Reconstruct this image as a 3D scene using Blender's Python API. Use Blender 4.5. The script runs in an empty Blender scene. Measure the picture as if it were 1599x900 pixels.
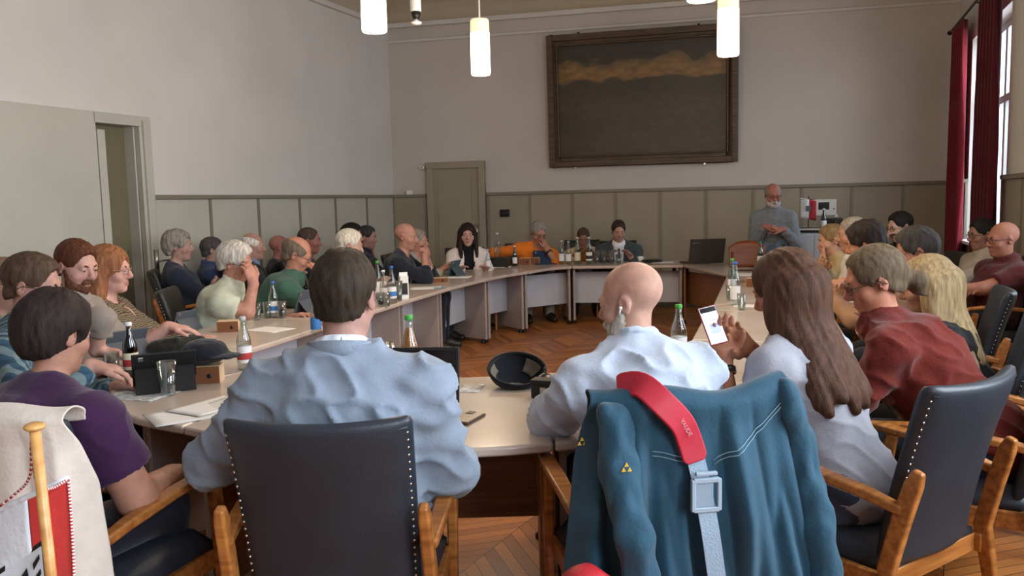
import bpy, bmesh, math, random
import numpy as np
from mathutils import Matrix, Vector

random.seed(4)
SC = bpy.context.scene
COL = SC.collection
# ------------------------------------------------------------------ camera
FPX, CAMH = 1300.0, 1.55
_p = math.atan(134 / FPX); _a = .023
CF = np.array([0, math.cos(_p), -math.sin(_p)])
_u0 = np.array([0, math.sin(_p), math.cos(_p)])
CR = math.cos(_a) * np.array([1., 0, 0]) - math.sin(_a) * _u0
CU = math.sin(_a) * np.array([1., 0, 0]) + math.cos(_a) * _u0
CAM0 = np.array([0, 0, CAMH])
cd = bpy.data.cameras.new('camera'); cam = bpy.data.objects.new('camera', cd); COL.objects.link(cam)
cd.sensor_width = 36; cd.lens = FPX / 1599 * 36; cd.clip_start = .05; cd.clip_end = 200
cam.matrix_world = Matrix(((CR[0], CU[0], -CF[0], 0), (CR[1], CU[1], -CF[1], 0), (CR[2], CU[2], -CF[2], CAMH), (0, 0, 0, 1)))
SC.camera = cam
# ------------------------------------------------------------------ look
vs = SC.view_settings
vs.view_transform = 'Standard'; vs.look = 'None'; vs.gamma = 1; vs.use_curve_mapping = False
vs.exposure = .27
SC.cycles.use_denoising = True
SC.cycles.max_bounces = 7; SC.cycles.diffuse_bounces = 4; SC.cycles.glossy_bounces = 3; SC.cycles.transmission_bounces = 7
SC.cycles.sample_clamp_indirect = 4
SC.cycles.caustics_reflective = False; SC.cycles.caustics_refractive = False
W_ = bpy.data.worlds.new('sky'); SC.world = W_; W_.use_nodes = True
W_.node_tree.nodes['Background'].inputs[0].default_value = (.72, .85, 1, 1)
W_.node_tree.nodes['Background'].inputs[1].default_value = 2.5

# room corners (plan): the room is turned and a little out of square
def left_x(y): return -1.82 - .39 * (13 - y)
def right_x(y): return 5.9 - .364 * (11.1 - y)
YR = -3.2                                     # rear wall
WINDOWS = [(8.15, 10.15), (4.6, 6.6), (1.0, 3.0), (-2.3, -.3)]   # along the right wall
WIN_Z = (.98, 3.35)
WIN_POWER = [80, 45, 240, 300]
for (y0, y1), pw in zip(WINDOWS, WIN_POWER):
    ld = bpy.data.lights.new('window_daylight', 'AREA'); ld.shape = 'RECTANGLE'
    ld.size = (y1 - y0) * .95; ld.size_y = WIN_Z[1] - WIN_Z[0] - .1
    ld.energy = pw; ld.color = (.80, .90, 1.0)
    lo = bpy.data.objects.new('window_daylight', ld); COL.objects.link(lo)
    ym = (y0 + y1) / 2; n = np.array([-1, .364, 0]) / math.hypot(1, .364)
    lo.location = (right_x(ym) - n[0] * .75, ym - n[1] * .75, sum(WIN_Z) / 2 + .35)
    lo.rotation_euler = Vector((-n[0], -n[1], math.tan(math.radians(30)))).to_track_quat('Z', 'Y').to_euler()
LAMP_POWER, LAMP_EMIT = 34, 9.0
LAMP_COL = (1.0, .80, .56)

# ------------------------------------------------------------------ pixel helpers (turn a place in the photograph into a point of the room)
def ray(px, py): return CF + (px - 799.5) / FPX * CR - (py - 450) / FPX * CU
def at_z(px, py, z):
    d = ray(px, py); return d * ((z - CAMH) / d[2]) + CAM0
def at_y(px, py, y):
    d = ray(px, py); return d * (y / d[1]) + CAM0
TT = .74                                       # table top height
def tp(px, py): return at_z(px, py, TT)

# ------------------------------------------------------------------ materials
def lin(h):
    h = h.lstrip('#'); c = [int(h[i:i + 2], 16) / 255 for i in (0, 2, 4)]
    return tuple(((x / 12.92) if x <= .04045 else ((x + .055) / 1.055) ** 2.4) for x in c) + (1,)
_mats = {}
def mat(name, col, rough=.6, metal=0, var=.0, scale=8, bump=0, bscale=60, stretch=(1, 1, 1), col2=None, tint=None, spec=.5,
        trans=0, ior=1.45, emit=None, estr=0, sheen=0, alpha=1, detail=4, coat=0):
    if name in _mats: return _mats[name]
    m = bpy.data.materials.new(name); m.use_nodes = True; _mats[name] = m
    nt = m.node_tree; N = nt.nodes; L = nt.links; b = N['Principled BSDF']
    b.inputs['Base Color'].default_value = lin(col); b.inputs['Roughness'].default_value = rough
    b.inputs['Metallic'].default_value = metal; b.inputs['Specular IOR Level'].default_value = spec
    b.inputs['IOR'].default_value = ior; b.inputs['Transmission Weight'].default_value = trans
    b.inputs['Sheen Weight'].default_value = sheen; b.inputs['Alpha'].default_value = alpha
    b.inputs['Coat Weight'].default_value = coat
    if emit: b.inputs['Emission Color'].default_value = lin(emit); b.inputs['Emission Strength'].default_value = estr
    if var or bump or col2:
        tc = N.new('ShaderNodeTexCoord'); mp = N.new('ShaderNodeMapping'); mp.inputs['Scale'].default_value = stretch
        L.new(tc.outputs['Object'], mp.inputs[0])
    last = None
    if var or col2:
        nz = N.new('ShaderNodeTexNoise'); nz.inputs['Scale'].default_value = scale; nz.inputs['Detail'].default_value = detail
        L.new(mp.outputs[0], nz.inputs[0])
        rp = N.new('ShaderNodeValToRGB'); c = lin(col)
        c2 = lin(col2) if col2 else tuple(min(1, x * (1 + var)) for x in c[:3]) + (1,)
        c1 = c if col2 else tuple(x * (1 - var) for x in c[:3]) + (1,)
        rp.color_ramp.elements[0].color = c1; rp.color_ramp.elements[1].color = c2
        rp.color_ramp.elements[0].position = .35; rp.color_ramp.elements[1].position = .65
        L.new(nz.outputs[0], rp.inputs[0]); last = rp.outputs[0]
        L.new(last, b.inputs['Base Color'])
    if bump:
        nb = N.new('ShaderNodeTexNoise'); nb.inputs['Scale'].default_value = bscale; nb.inputs['Detail'].default_value = 3
        L.new(mp.outputs[0], nb.inputs[0])
        bp = N.new('ShaderNodeBump'); bp.inputs['Strength'].default_value = bump; bp.inputs['Distance'].default_value = .01
        L.new(nb.outputs[0], bp.inputs['Height']); L.new(bp.outputs[0], b.inputs['Normal'])
    if tint:
        at = N.new('ShaderNodeAttribute'); at.attribute_name = 'tint'
        mx = N.new('ShaderNodeMix'); mx.data_type = 'RGBA'; mx.inputs[7].default_value = lin(tint)
        if last is not None: L.new(last, mx.inputs[6])
        else: mx.inputs[6].default_value = lin(col)
        L.new(at.outputs['Fac'], mx.inputs[0]); L.new(mx.outputs[2], b.inputs['Base Color'])
    return m

def wood(name, c1, c2, rough=.35, stretch=(1, 14, 14), scale=3):
    return mat(name, c1, rough, col2=c2, scale=scale, stretch=stretch, bump=.05, bscale=20, detail=6)

# ------------------------------------------------------------------ mesh helpers
def np_mesh(name, V, Q):
    """V (n,3), Q list/array of faces (all the same size, or a mixed list)"""
    me = bpy.data.meshes.new(name)
    if isinstance(Q, np.ndarray):
        n, k = Q.shape
        me.vertices.add(len(V)); me.vertices.foreach_set('co', np.ascontiguousarray(V, dtype=np.float32).ravel())
        me.loops.add(n * k); me.loops.foreach_set('vertex_index', np.ascontiguousarray(Q, dtype=np.int32).ravel())
        me.polygons.add(n); me.polygons.foreach_set('loop_start', np.arange(0, n * k, k, dtype=np.int32))
        me.update(calc_edges=True)
    else:
        me.from_pydata([tuple(v) for v in V], [], [tuple(f) for f in Q]); me.update()
    return me
def link(name, me, m=None, parent=None, smooth=True, loc=None, rz=0):
    o = bpy.data.objects.new(name, me); COL.objects.link(o)
    if m is not None: me.materials.append(m)
    if smooth and len(me.polygons): me.polygons.foreach_set('use_smooth', [True] * len(me.polygons))
    if parent is not None: o.parent = parent
    if loc is not None: o.location = [float(x) for x in loc]
    o.rotation_euler.z = rz
    return o
def tag(o, label, cat, group=None, kind=None):
    if label: o['label'] = label
    if cat: o['category'] = cat
    if group: o['group'] = group
    if kind: o['kind'] = kind
    return o
def empty(name, loc, rz=0, label=None, cat=None, group=None):
    o = bpy.data.objects.new(name, None); COL.objects.link(o); o.empty_display_size = .1
    o.location = [float(x) for x in loc]; o.rotation_euler.z = rz
    return tag(o, label, cat, group)
def copy_tree(o, parent=None):
    c = o.copy(); COL.objects.link(c)
    if parent is not None: c.parent = parent
    for ch in list(o.children): copy_tree(ch, c)
    return c

class MB:
    def __init__(s): s.V = []; s.F = []; s.mi = []; s.cur = 0
    def add(s, V, F):
        o = len(s.V); s.V += [tuple(float(c) for c in v) for v in V]; s.F += [tuple(int(i) + o for i in f) for f in F]; s.mi += [s.cur] * len(F); return s
    def box(s, c, h, R=None):
        c = np.array(c, float); h = np.array(h, float)
        P = np.array([[x, y, z] for x in (-1, 1) for y in (-1, 1) for z in (-1, 1)]) * h
        if R is not None: P = P @ np.array(R).T
        return s.add(P + c, [(0, 1, 3, 2), (4, 6, 7, 5), (0, 4, 5, 1), (2, 3, 7, 6), (0, 2, 6, 4), (1, 5, 7, 3)])
    def prism(s, poly, z0, z1):
        n = len(poly); V = [(x, y, z0) for x, y in poly] + [(x, y, z1) for x, y in poly]
        F = [tuple(range(n - 1, -1, -1)), tuple(range(n, 2 * n))] + [(i, (i + 1) % n, n + (i + 1) % n, n + i) for i in range(n)]
        return s.add(V, F)
    def lathe(s, prof, c=(0, 0, 0), n=20, sx=1, sy=1):
        V = []; F = []; m = len(prof)
        for r, z in prof:
            for i in range(n):
                t = 2 * math.pi * i / n; V.append((c[0] + r * sx * math.cos(t), c[1] + r * sy * math.sin(t), c[2] + z))
        for j in range(m - 1):
            for i in range(n): F.append((j * n + i, j * n + (i + 1) % n, (j + 1) * n + (i + 1) % n, (j + 1) * n + i))
        F.append(tuple(range(n - 1, -1, -1))); F.append(tuple((m - 1) * n + i for i in range(n)))
        return s.add(V, F)
    def sweep(s, pts, w, h=None, n=None, up=(0, 0, 1)):
        """rectangular (h given) or round (radius w) section along pts; w and h may be lists"""
        pts = [np.array(p, float) for p in pts]; k = len(pts); up = np.array(up, float)
        V = []; F = []
        for i, p in enumerate(pts):
            t = pts[min(i + 1, k - 1)] - pts[max(i - 1, 0)]; t /= np.linalg.norm(t) + 1e-9
            u = up if abs(t @ up) < .97 else np.array([0, 1., 0]) if abs(t[1]) < .9 else np.array([1., 0, 0])
            a = np.cross(t, u); a /= np.linalg.norm(a); b = np.cross(a, t)
            wi = w[i] if isinstance(w, (list, tuple)) else w
            if h is not None:
                hi = h[i] if isinstance(h, (list, tuple)) else h
                ring = [(-1, -1), (1, -1), (1, 1), (-1, 1)]
                V += [p + a * x * wi / 2 + b * y * hi / 2 for x, y in ring]; m = 4
            else:
                m = n or 8
                V += [p + wi * (a * math.cos(2 * math.pi * j / m) + b * math.sin(2 * math.pi * j / m)) for j in range(m)]
        for i in range(k - 1):
            for j in range(m): F.append((i * m + j, i * m + (j + 1) % m, (i + 1) * m + (j + 1) % m, (i + 1) * m + j))
        F.append(tuple(range(m - 1, -1, -1))); F.append(tuple((k - 1) * m + j for j in range(m)))
        return s.add(V, F)
    def grid(s, P):
        """P array (a,b,3)"""
        a, b = len(P), len(P[0]); V = [P[i][j] for i in range(a) for j in range(b)]
        return s.add(V, [(i * b + j, i * b + j + 1, (i + 1) * b + j + 1, (i + 1) * b + j) for i in range(a - 1) for j in range(b - 1)])
    def ball(s, c, r, n=10, R=None):
        r = np.array(r if hasattr(r, '__len__') else (r, r, r), float); V = []; F = []; m = n
        for i in range(m + 1):
            f = math.pi * i / m
            for j in range(n * 2):
                t = math.pi * j / n; V.append((math.sin(f) * math.cos(t), math.sin(f) * math.sin(t), math.cos(f)))
        V = np.array(V) * r
        if R is not None: V = V @ np.array(R).T
        w = 2 * n
        for i in range(m):
            for j in range(w): F.append((i * w + j, (i + 1) * w + j, (i + 1) * w + (j + 1) % w, i * w + (j + 1) % w))
        return s.add(V + np.array(c), F)
    def build(s, name, m, parent=None, smooth=False, bevel=0, seg=2, loc=None, rz=0, solid=0, sub=0):
        me = np_mesh(name, s.V, s.F)
        ms = m if isinstance(m, (list, tuple)) else [m]
        o = link(name, me, None, parent, smooth, loc, rz)
        for x in ms: me.materials.append(x)
        if len(ms) > 1: me.polygons.foreach_set('material_index', s.mi)
        bm = bmesh.new(); bm.from_mesh(me); bmesh.ops.remove_doubles(bm, verts=bm.verts, dist=1e-6)
        bmesh.ops.recalc_face_normals(bm, faces=bm.faces); bm.to_mesh(me); bm.free()
        if solid:
            md = o.modifiers.new('solid', 'SOLIDIFY'); md.thickness = solid; md.offset = 0
        if sub:
            md = o.modifiers.new('sub', 'SUBSURF'); md.levels = sub; md.render_levels = sub
        if bevel:
            md = o.modifiers.new('bevel', 'BEVEL'); md.width = bevel; md.segments = seg; md.limit_method = 'ANGLE'; md.angle_limit = math.radians(40)
            if smooth is False:
                me.polygons.foreach_set('use_smooth', [True] * len(me.polygons))
                md.harden_normals = True
        return o
def catmull(pts, n):
    pts = [np.array(p, float) for p in pts]; P = [2 * pts[0] - pts[1]] + pts + [2 * pts[-1] - pts[-2]]; out = []
    for i in range(1, len(P) - 2):
        for k in range(n):
            t = k / n; a, b, c, d = P[i - 1], P[i], P[i + 1], P[i + 2]
            out.append(.5 * (2 * b + (c - a) * t + (2 * a - 5 * b + 4 * c - d) * t * t + (3 * b - a - 3 * c + d) * t ** 3))
    out.append(pts[-1]); return out

# ------------------------------------------------------------------ smooth implicit surfaces (for bodies, clothes and hair)
def nrm(v):
    v = np.array(v, float); return v / (np.linalg.norm(v) + 1e-12)
def Rz(a): c, s = math.cos(a), math.sin(a); return np.array([[c, -s, 0], [s, c, 0], [0, 0, 1.]])
def Rx(a): c, s = math.cos(a), math.sin(a); return np.array([[1., 0, 0], [0, c, -s], [0, s, c]])
def Ry(a): c, s = math.cos(a), math.sin(a); return np.array([[c, 0, s], [0, 1., 0], [-s, 0, c]])
def frame(d, up):
    d = nrm(d); x = nrm(np.cross(d, up)); z = np.cross(x, d); return np.stack([x, d, z], 1)   # columns: side, along, up
def cap(a, b, ra, rb, k=.02, flat=0): return ('c', np.array(a, float), np.array(b, float), ra, rb, k, flat)
def ell(c, r, R=None, k=.02): return ('e', np.array(c, float), np.array(r, float), R, k)
def sub_e(c, r, R=None, k=.01): return ('s', np.array(c, float), np.array(r, float), R, k)
def sub_c(a, b, ra, rb, k=.01): return ('sc', np.array(a, float), np.array(b, float), ra, rb, k)
def plane(n, d, k=.004): return ('p', nrm(n), d, k)            # keeps n.p < d
def fat(pr, e):
    if pr[0] == 'c': return ('c', pr[1], pr[2], pr[3] + e, pr[4] + e, pr[5], pr[6])
    if pr[0] == 'e': return ('e', pr[1], pr[2] + e, pr[3], pr[4])
    return pr
def _cap(X, Y, Z, a, b, ra, rb, flat):
    ba = b - a; L2 = ba @ ba + 1e-12
    h = ((X - a[0]) * ba[0] + (Y - a[1]) * ba[1] + (Z - a[2]) * ba[2]) / L2; t = np.clip(h, 0, 1)
    d = np.sqrt((X - a[0] - t * ba[0]) ** 2 + (Y - a[1] - t * ba[1]) ** 2 + (Z - a[2] - t * ba[2]) ** 2) - (ra + (rb - ra) * t)
    if flat: d = np.maximum(d, (h - 1) * math.sqrt(L2))
    return d
def _ell(X, Y, Z, c, r, R):
    x, y, z = X - c[0], Y - c[1], Z - c[2]
    if R is not None: x, y, z = (R[0, 0] * x + R[1, 0] * y + R[2, 0] * z, R[0, 1] * x + R[1, 1] * y + R[2, 1] * z, R[0, 2] * x + R[1, 2] * y + R[2, 2] * z)
    k0 = np.sqrt((x / r[0]) ** 2 + (y / r[1]) ** 2 + (z / r[2]) ** 2)
    k1 = np.sqrt((x / r[0] ** 2) ** 2 + (y / r[1] ** 2) ** 2 + (z / r[2] ** 2) ** 2) + 1e-9
    return np.where(k0 < .1, k0 - r.min(), k0 * (k0 - 1) / k1)
def axis(lo, hi, fine, cf, cc):
    out = [lo]
    while out[-1] < hi:
        x = out[-1]; st = cf if any(a - cc <= x <= b for a, b in fine) else cc; out.append(x + st)
    return np.array(out)
def _bb(pr):
    if pr[0] == 'c': r = max(pr[3], pr[4]); return np.minimum(pr[1], pr[2]) - r, np.maximum(pr[1], pr[2]) + r
    r = pr[2] if pr[3] is None else np.full(3, pr[2].max()); return pr[1] - r, pr[1] + r
def surface(prims, fines=(), cf=.006, cc=.014):
    """net of quads over the zero level of the blended prims; fines = boxes (lo,hi) meshed at cf"""
    bbs = [_bb(p) for p in prims if p[0] in 'ce']
    lo = np.min([b[0] for b in bbs], 0) - .03; hi = np.max([b[1] for b in bbs], 0) + .03
    ax = [axis(lo[i], hi[i], [(a[i], b[i]) for a, b in fines], cf, cc) for i in range(3)]
    xs, ys, zs = ax; D = np.full((len(xs), len(ys), len(zs)), .3, np.float32)
    for pr in prims:
        if pr[0] == 'p':
            d = pr[1][0] * xs[:, None, None] + pr[1][1] * ys[None, :, None] + pr[1][2] * zs[None, None, :] - pr[2]
            D = np.maximum(D, d.astype(np.float32)); continue
        if pr[0] in 'ce': l, h = _bb(pr); k = pr[5] if pr[0] == 'c' else pr[4]
        elif pr[0] == 's': r = pr[2].max(); l, h, k = pr[1] - r, pr[1] + r, pr[4]
        else: r = max(pr[3], pr[4]); l, h, k = np.minimum(pr[1], pr[2]) - r, np.maximum(pr[1], pr[2]) + r, pr[5]
        m = k + 2.2 * cc
        ix = [slice(max(0, np.searchsorted(ax[i], l[i] - m) - 1), np.searchsorted(ax[i], h[i] + m) + 1) for i in range(3)]
        X, Y, Z = xs[ix[0]][:, None, None], ys[ix[1]][None, :, None], zs[ix[2]][None, None, :]
        if X.size == 0 or Y.size == 0 or Z.size == 0: continue
        if pr[0] == 'c': d = _cap(X, Y, Z, pr[1], pr[2], pr[3], pr[4], pr[6])
        elif pr[0] == 'sc': d = _cap(X, Y, Z, pr[1], pr[2], pr[3], pr[4], 0)
        else: d = _ell(X, Y, Z, pr[1], pr[2], pr[3])
        S = D[ix[0], ix[1], ix[2]]
        if pr[0] in 'ce':
            hh = np.maximum(k - np.abs(S - d), 0) / k; D[ix[0], ix[1], ix[2]] = np.minimum(S, d) - hh * hh * k / 4
        else:
            hh = np.maximum(k - np.abs(S + d), 0) / k; D[ix[0], ix[1], ix[2]] = np.maximum(S, -d) + hh * hh * k / 4
    neg = D < 0
    c8 = [(0, 0, 0), (1, 0, 0), (0, 1, 0), (1, 1, 0), (0, 0, 1), (1, 0, 1), (0, 1, 1), (1, 1, 1)]
    nx, ny, nz = D.shape
    cnt = np.zeros((nx - 1, ny - 1, nz - 1), np.int8)
    for a, b, c in c8: cnt += neg[a:nx - 1 + a, b:ny - 1 + b, c:nz - 1 + c]
    I, J, K = np.nonzero((cnt > 0) & (cnt < 8)); n = len(I)
    idx = np.full(cnt.shape, -1, np.int64); idx[I, J, K] = np.arange(n)
    val = [D[I + a, J + b, K + c].astype(np.float64) for a, b, c in c8]
    pos = [np.stack([xs[I + a], ys[J + b], zs[K + c]], 1) for a, b, c in c8]
    acc = np.zeros((n, 3)); num = np.zeros(n)
    for e, f in ((0, 1), (2, 3), (4, 5), (6, 7), (0, 2), (1, 3), (4, 6), (5, 7), (0, 4), (1, 5), (2, 6), (3, 7)):
        cr = (val[e] < 0) != (val[f] < 0); t = np.where(cr, val[e] / np.where(cr, val[e] - val[f], 1), 0)
        acc += np.where(cr[:, None], pos[e] + t[:, None] * (pos[f] - pos[e]), 0); num += cr
    V = acc / np.maximum(num, 1)[:, None]
    Q = []
    for d in range(3):
        s0 = [slice(None)] * 3; s1 = [slice(None)] * 3; s0[d] = slice(0, -1); s1[d] = slice(1, None)
        A, B = neg[tuple(s0)], neg[tuple(s1)]
        P = np.stack(np.nonzero(A != B), 1); u, w = (d + 1) % 3, (d + 2) % 3
        P = P[(P[:, u] >= 1) & (P[:, w] >= 1) & (P[:, u] < D.shape[u] - 1) & (P[:, w] < D.shape[w] - 1)]
        ins = A[P[:, 0], P[:, 1], P[:, 2]]
        def cell(du, dw):
            q = P.copy(); q[:, u] += du; q[:, w] += dw; return idx[q[:, 0], q[:, 1], q[:, 2]]
        q = np.stack([cell(-1, -1), cell(0, -1), cell(0, 0), cell(-1, 0)], 1)
        q[~ins] = q[~ins][:, ::-1]; Q.append(q)
    Q = np.concatenate(Q); Q = Q[(Q >= 0).all(1)]
    return V, Q
def normals(V, Q):
    n = np.cross(V[Q[:, 2]] - V[Q[:, 0]], V[Q[:, 3]] - V[Q[:, 1]]); N = np.zeros_like(V)
    for j in range(4): np.add.at(N, Q[:, j], n)
    return N / (np.linalg.norm(N, axis=1, keepdims=True) + 1e-12)
_rg = np.random.RandomState(7); _lat = _rg.rand(32, 32, 32)
def vnoise(P):
    P = np.asarray(P); i = np.floor(P).astype(int); f = P - i; f = f * f * (3 - 2 * f); r = 0
    for a in (0, 1):
        for b in (0, 1):
            for c in (0, 1):
                w = (f[:, 0] if a else 1 - f[:, 0]) * (f[:, 1] if b else 1 - f[:, 1]) * (f[:, 2] if c else 1 - f[:, 2])
                r = r + w * _lat[(i[:, 0] + a) % 32, (i[:, 1] + b) % 32, (i[:, 2] + c) % 32]
    return r
# ------------------------------------------------------------------ people
SKIN = {}
def skin(c, lip='#96605a'):
    r_ = [int(c[i:i + 2], 16) for i in (1, 3, 5)]; g_ = sum(r_) / 3; c = '#%02x%02x%02x' % tuple(int(min(255, (g_ + (v - g_) * .80) * 1.0)) for v in r_)
    return mat('skin_' + c.strip('#'), c, .55, var=.10, scale=30, bump=.08, bscale=220, tint=lip, spec=.35)
def hairmat(c, var=.32):
    return mat('hair_' + c.strip('#'), c, .62, var=var, scale=22, stretch=(3, 3, .45), bump=.4, bscale=110, spec=.22)
def cloth(c, rough=.85, var=.07, kind=None):
    return mat('cloth_' + c.strip('#'), c, rough, var=var, scale=14, bump=.18, bscale=90, spec=.2, sheen=.15)
EYE = None
def arm_ik(S, Wr, l1, l2, hint):
    d = Wr - S; L = np.linalg.norm(d); m = (l1 + l2) * .985
    if L > m: Wr = S + d / L * m; L = m; d = Wr - S
    L = max(L, abs(l1 - l2) + .02)
    a = (l1 * l1 - l2 * l2 + L * L) / (2 * L); h = math.sqrt(max(l1 * l1 - a * a, 0)); u = d / np.linalg.norm(d)
    v = np.array(hint, float); v = v - u * (v @ u); v = nrm(v)
    return S + u * a + v * h, Wr
def hand_prims(W, d, n, side, curl=.5, spread=.0, thumb=.5, k=.008):
    """W wrist; d finger direction; n palm normal (palm faces along n); side +1 right hand"""
    d = nrm(d); n = nrm(n - d * (n @ d)) if abs(nrm(n) @ d) < .98 else nrm(np.cross(d, [1, 0, .3])); x = np.cross(d, -n) * side   # x towards the thumb
    pr = [cap(W, W + d * .03, .026, .028, .02)]
    R = np.stack([x, d, n], 1)
    pr.append(ell(W + d * .058, (.040, .050, .0165), R, .014))
    pr.append(ell(W + d * .075 , (.041, .032, .015), R, .01))
    for q, (off, ln, r) in enumerate(((.030, .074, .0088), (.0105, .083, .0092), (-.0095, .077, .0088), (-.029, .060, .0078))):
        p = W + d * (.092 if q in (1, 2) else .086) + x * off; fx = nrm(d + x * off * spread * 12)
        ang = curl * (.75 + .12 * q); seg = [ln * .46, ln * .30, ln * .26]
        for j, sg in enumerate(seg):
            a = ang * (.55 if j == 0 else .55 + .45 * j)
            dirn = nrm(fx * math.cos(a) + n * math.sin(a)); e = p + dirn * sg
            pr.append(cap(p, e, r * (1 - .08 * j), r * (.93 - .1 * j), k * .7)); p = e
    b = W + d * .028 + x * .024; t1 = nrm(x * .75 + d * .75 + n * .35 * thumb); m = b + t1 * .042
    t2 = nrm(x * .25 + d * .9 + n * .65 * thumb); e = m + t2 * .032; t3 = nrm(x * .05 + d * .9 + n * .7 * thumb); f = e + t3 * .025
    pr += [cap(b, m, .015, .012, .012), cap(m, e, .0115, .0105, .006), cap(e, f, .0105, .0085, .006)]
    return pr

def head_prims(Hc, R, fem=0, jaw=1.0, detail=1):
    def T(v): return Hc + R @ np.array(v, float)
    j = jaw * (.94 if fem else 1)
    pr = [ell(T((0, -.014, .036)), (.076, .096, .084), R, .02), ell(T((0, .022, -.022)), (.064 * j, .070, .084), R, .03),
          ell(T((0, .034, -.074)), (.050 * j, .052, .040), R, .03), ell(T((0, .068, -.101)), (.022, .019, .015), R, .025),
          cap(T((-.034, .080, .022)), T((.034, .080, .022)), .012, .012, .022),
          cap(T((0, .090, .012)), T((0, .110, -.026)), .009, .0135, .012), ell(T((0, .099, -.034)), (.0185, .013, .010), R, .008)]
    for s in (-1, 1):
        pr += [ell(T((s * .040, .058, -.030)), (.028, .028, .026), R, .02), sub_e(T((s * .032, .104, .003)), (.020, .020, .014), R, .014),
               ell(T((s * .0315, .0800, .0085)), (.0165, .0150, .0095), R, .003), ell(T((s * .0315, .0785, -.0085)), (.0155, .0135, .0060), R, .003)]
        E = R @ Rz(-s * .35) @ Ry(0)
        pr += [ell(T((s * .079, -.008, -.006)), (.007, .019, .032), E, .008), sub_e(T((s * .086, -.002, -.003)), (.006, .010, .017), E, .006)]
    pr += [ell(T((0, .086, -.0605)), (.024, .0125, .0065), R, .004), ell(T((0, .086, -.0725)), (.021, .0125, .0075), R, .004),
           sub_c(T((-.026, .103, -.0662)), T((.026, .103, -.0662)), .0055, .0055, .003)]
    return pr

def hair_prims(Hc, R, style):
    def T(v): return np.array(v, float)
    def pl(n, p, k=.006): nn = nrm(n); return plane(nn, nn @ T(p), k)
    side = dict(short=.006, full=.009, buzz=.004, fringe=.006, curly=.020, long=.014, pony=.010, bob=.018, thick=.020).get(style, .008)
    pr = [ell(T((0, -.014, .037)), np.array((.077, .097, .085)) + side, None, .02)]
    if style in ('short', 'full', 'buzz', 'thick', 'curly', 'pony', 'fringe'): pr.append(ell(T((0, -.040, -.036)), (.063 + side * .6, .050 + side * .6, .056), None, .012))
    if style == 'short': pr.append(ell(T((0, -.002, .064)), (.070, .090, .066), None, .012))
    if style == 'full': pr += [ell(T((0, .002, .068)), (.073, .092, .070), None, .012), ell(T((0, -.06, .02)), (.078, .058, .078), None, .012)]
    if style == 'thick': pr += [ell(T((0, -.01, .065)), (.086, .100, .078), None, .012), ell(T((0, -.055, .01)), (.090, .072, .095), None, .012)]
    if style == 'curly': pr += [ell(T((0, -.02, .06)), (.100, .110, .082), None, .012), ell(T((0, -.06, .0)), (.092, .07, .08), None, .012)]
    if style == 'pony':
        pr += [ell(T((0, -.085, .0)), (.05, .04, .05), None, .012), cap(T((0, -.105, -.02)), T((0, -.135, -.055)), .020, .034, .02), cap(T((0, -.135, -.055)), T((0, -.128, -.125)), .038, .018, .02)]
    if style in ('short', 'full', 'buzz', 'thick', 'curly', 'pony'):
        pr.append(pl((0, .51, -.86), (0, -.09, -.082 if style != 'thick' else -.095), .008))
        f = dict(buzz=.088, pony=.096, thick=.078, curly=.080).get(style, .086)
        pr.append(sub_e(T((0, .115, -.010)), (.078, .074, f + .019), None, .012))
        for s in (-1, 1): pr.append(sub_e(T((s * .090, .008, -.018)), (.026, .022, .034), None, .006))
    if style == 'fringe':
        pr.append(pl((0, .51, -.86), (0, -.09, -.080), .006)); pr.append(sub_e(T((0, .018, .115)), (.068, .118, .090), None, .02)); pr.append(sub_e(T((0, .112, -.018)), (.074, .085, .10), None, .012))
        for s in (-1, 1): pr.append(sub_e(T((s * .090, .008, -.018)), (.026, .022, .034), None, .006))
    if style in ('long', 'bob'):
        pr.append(sub_e(T((0, .112, -.040)), (.064, .072, .112), None, .012))
    return pr

def tint_attr(me, vals):
    a = me.attributes.new('tint', 'FLOAT', 'POINT'); a.data.foreach_set('value', np.ascontiguousarray(vals, dtype=np.float32))

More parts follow.
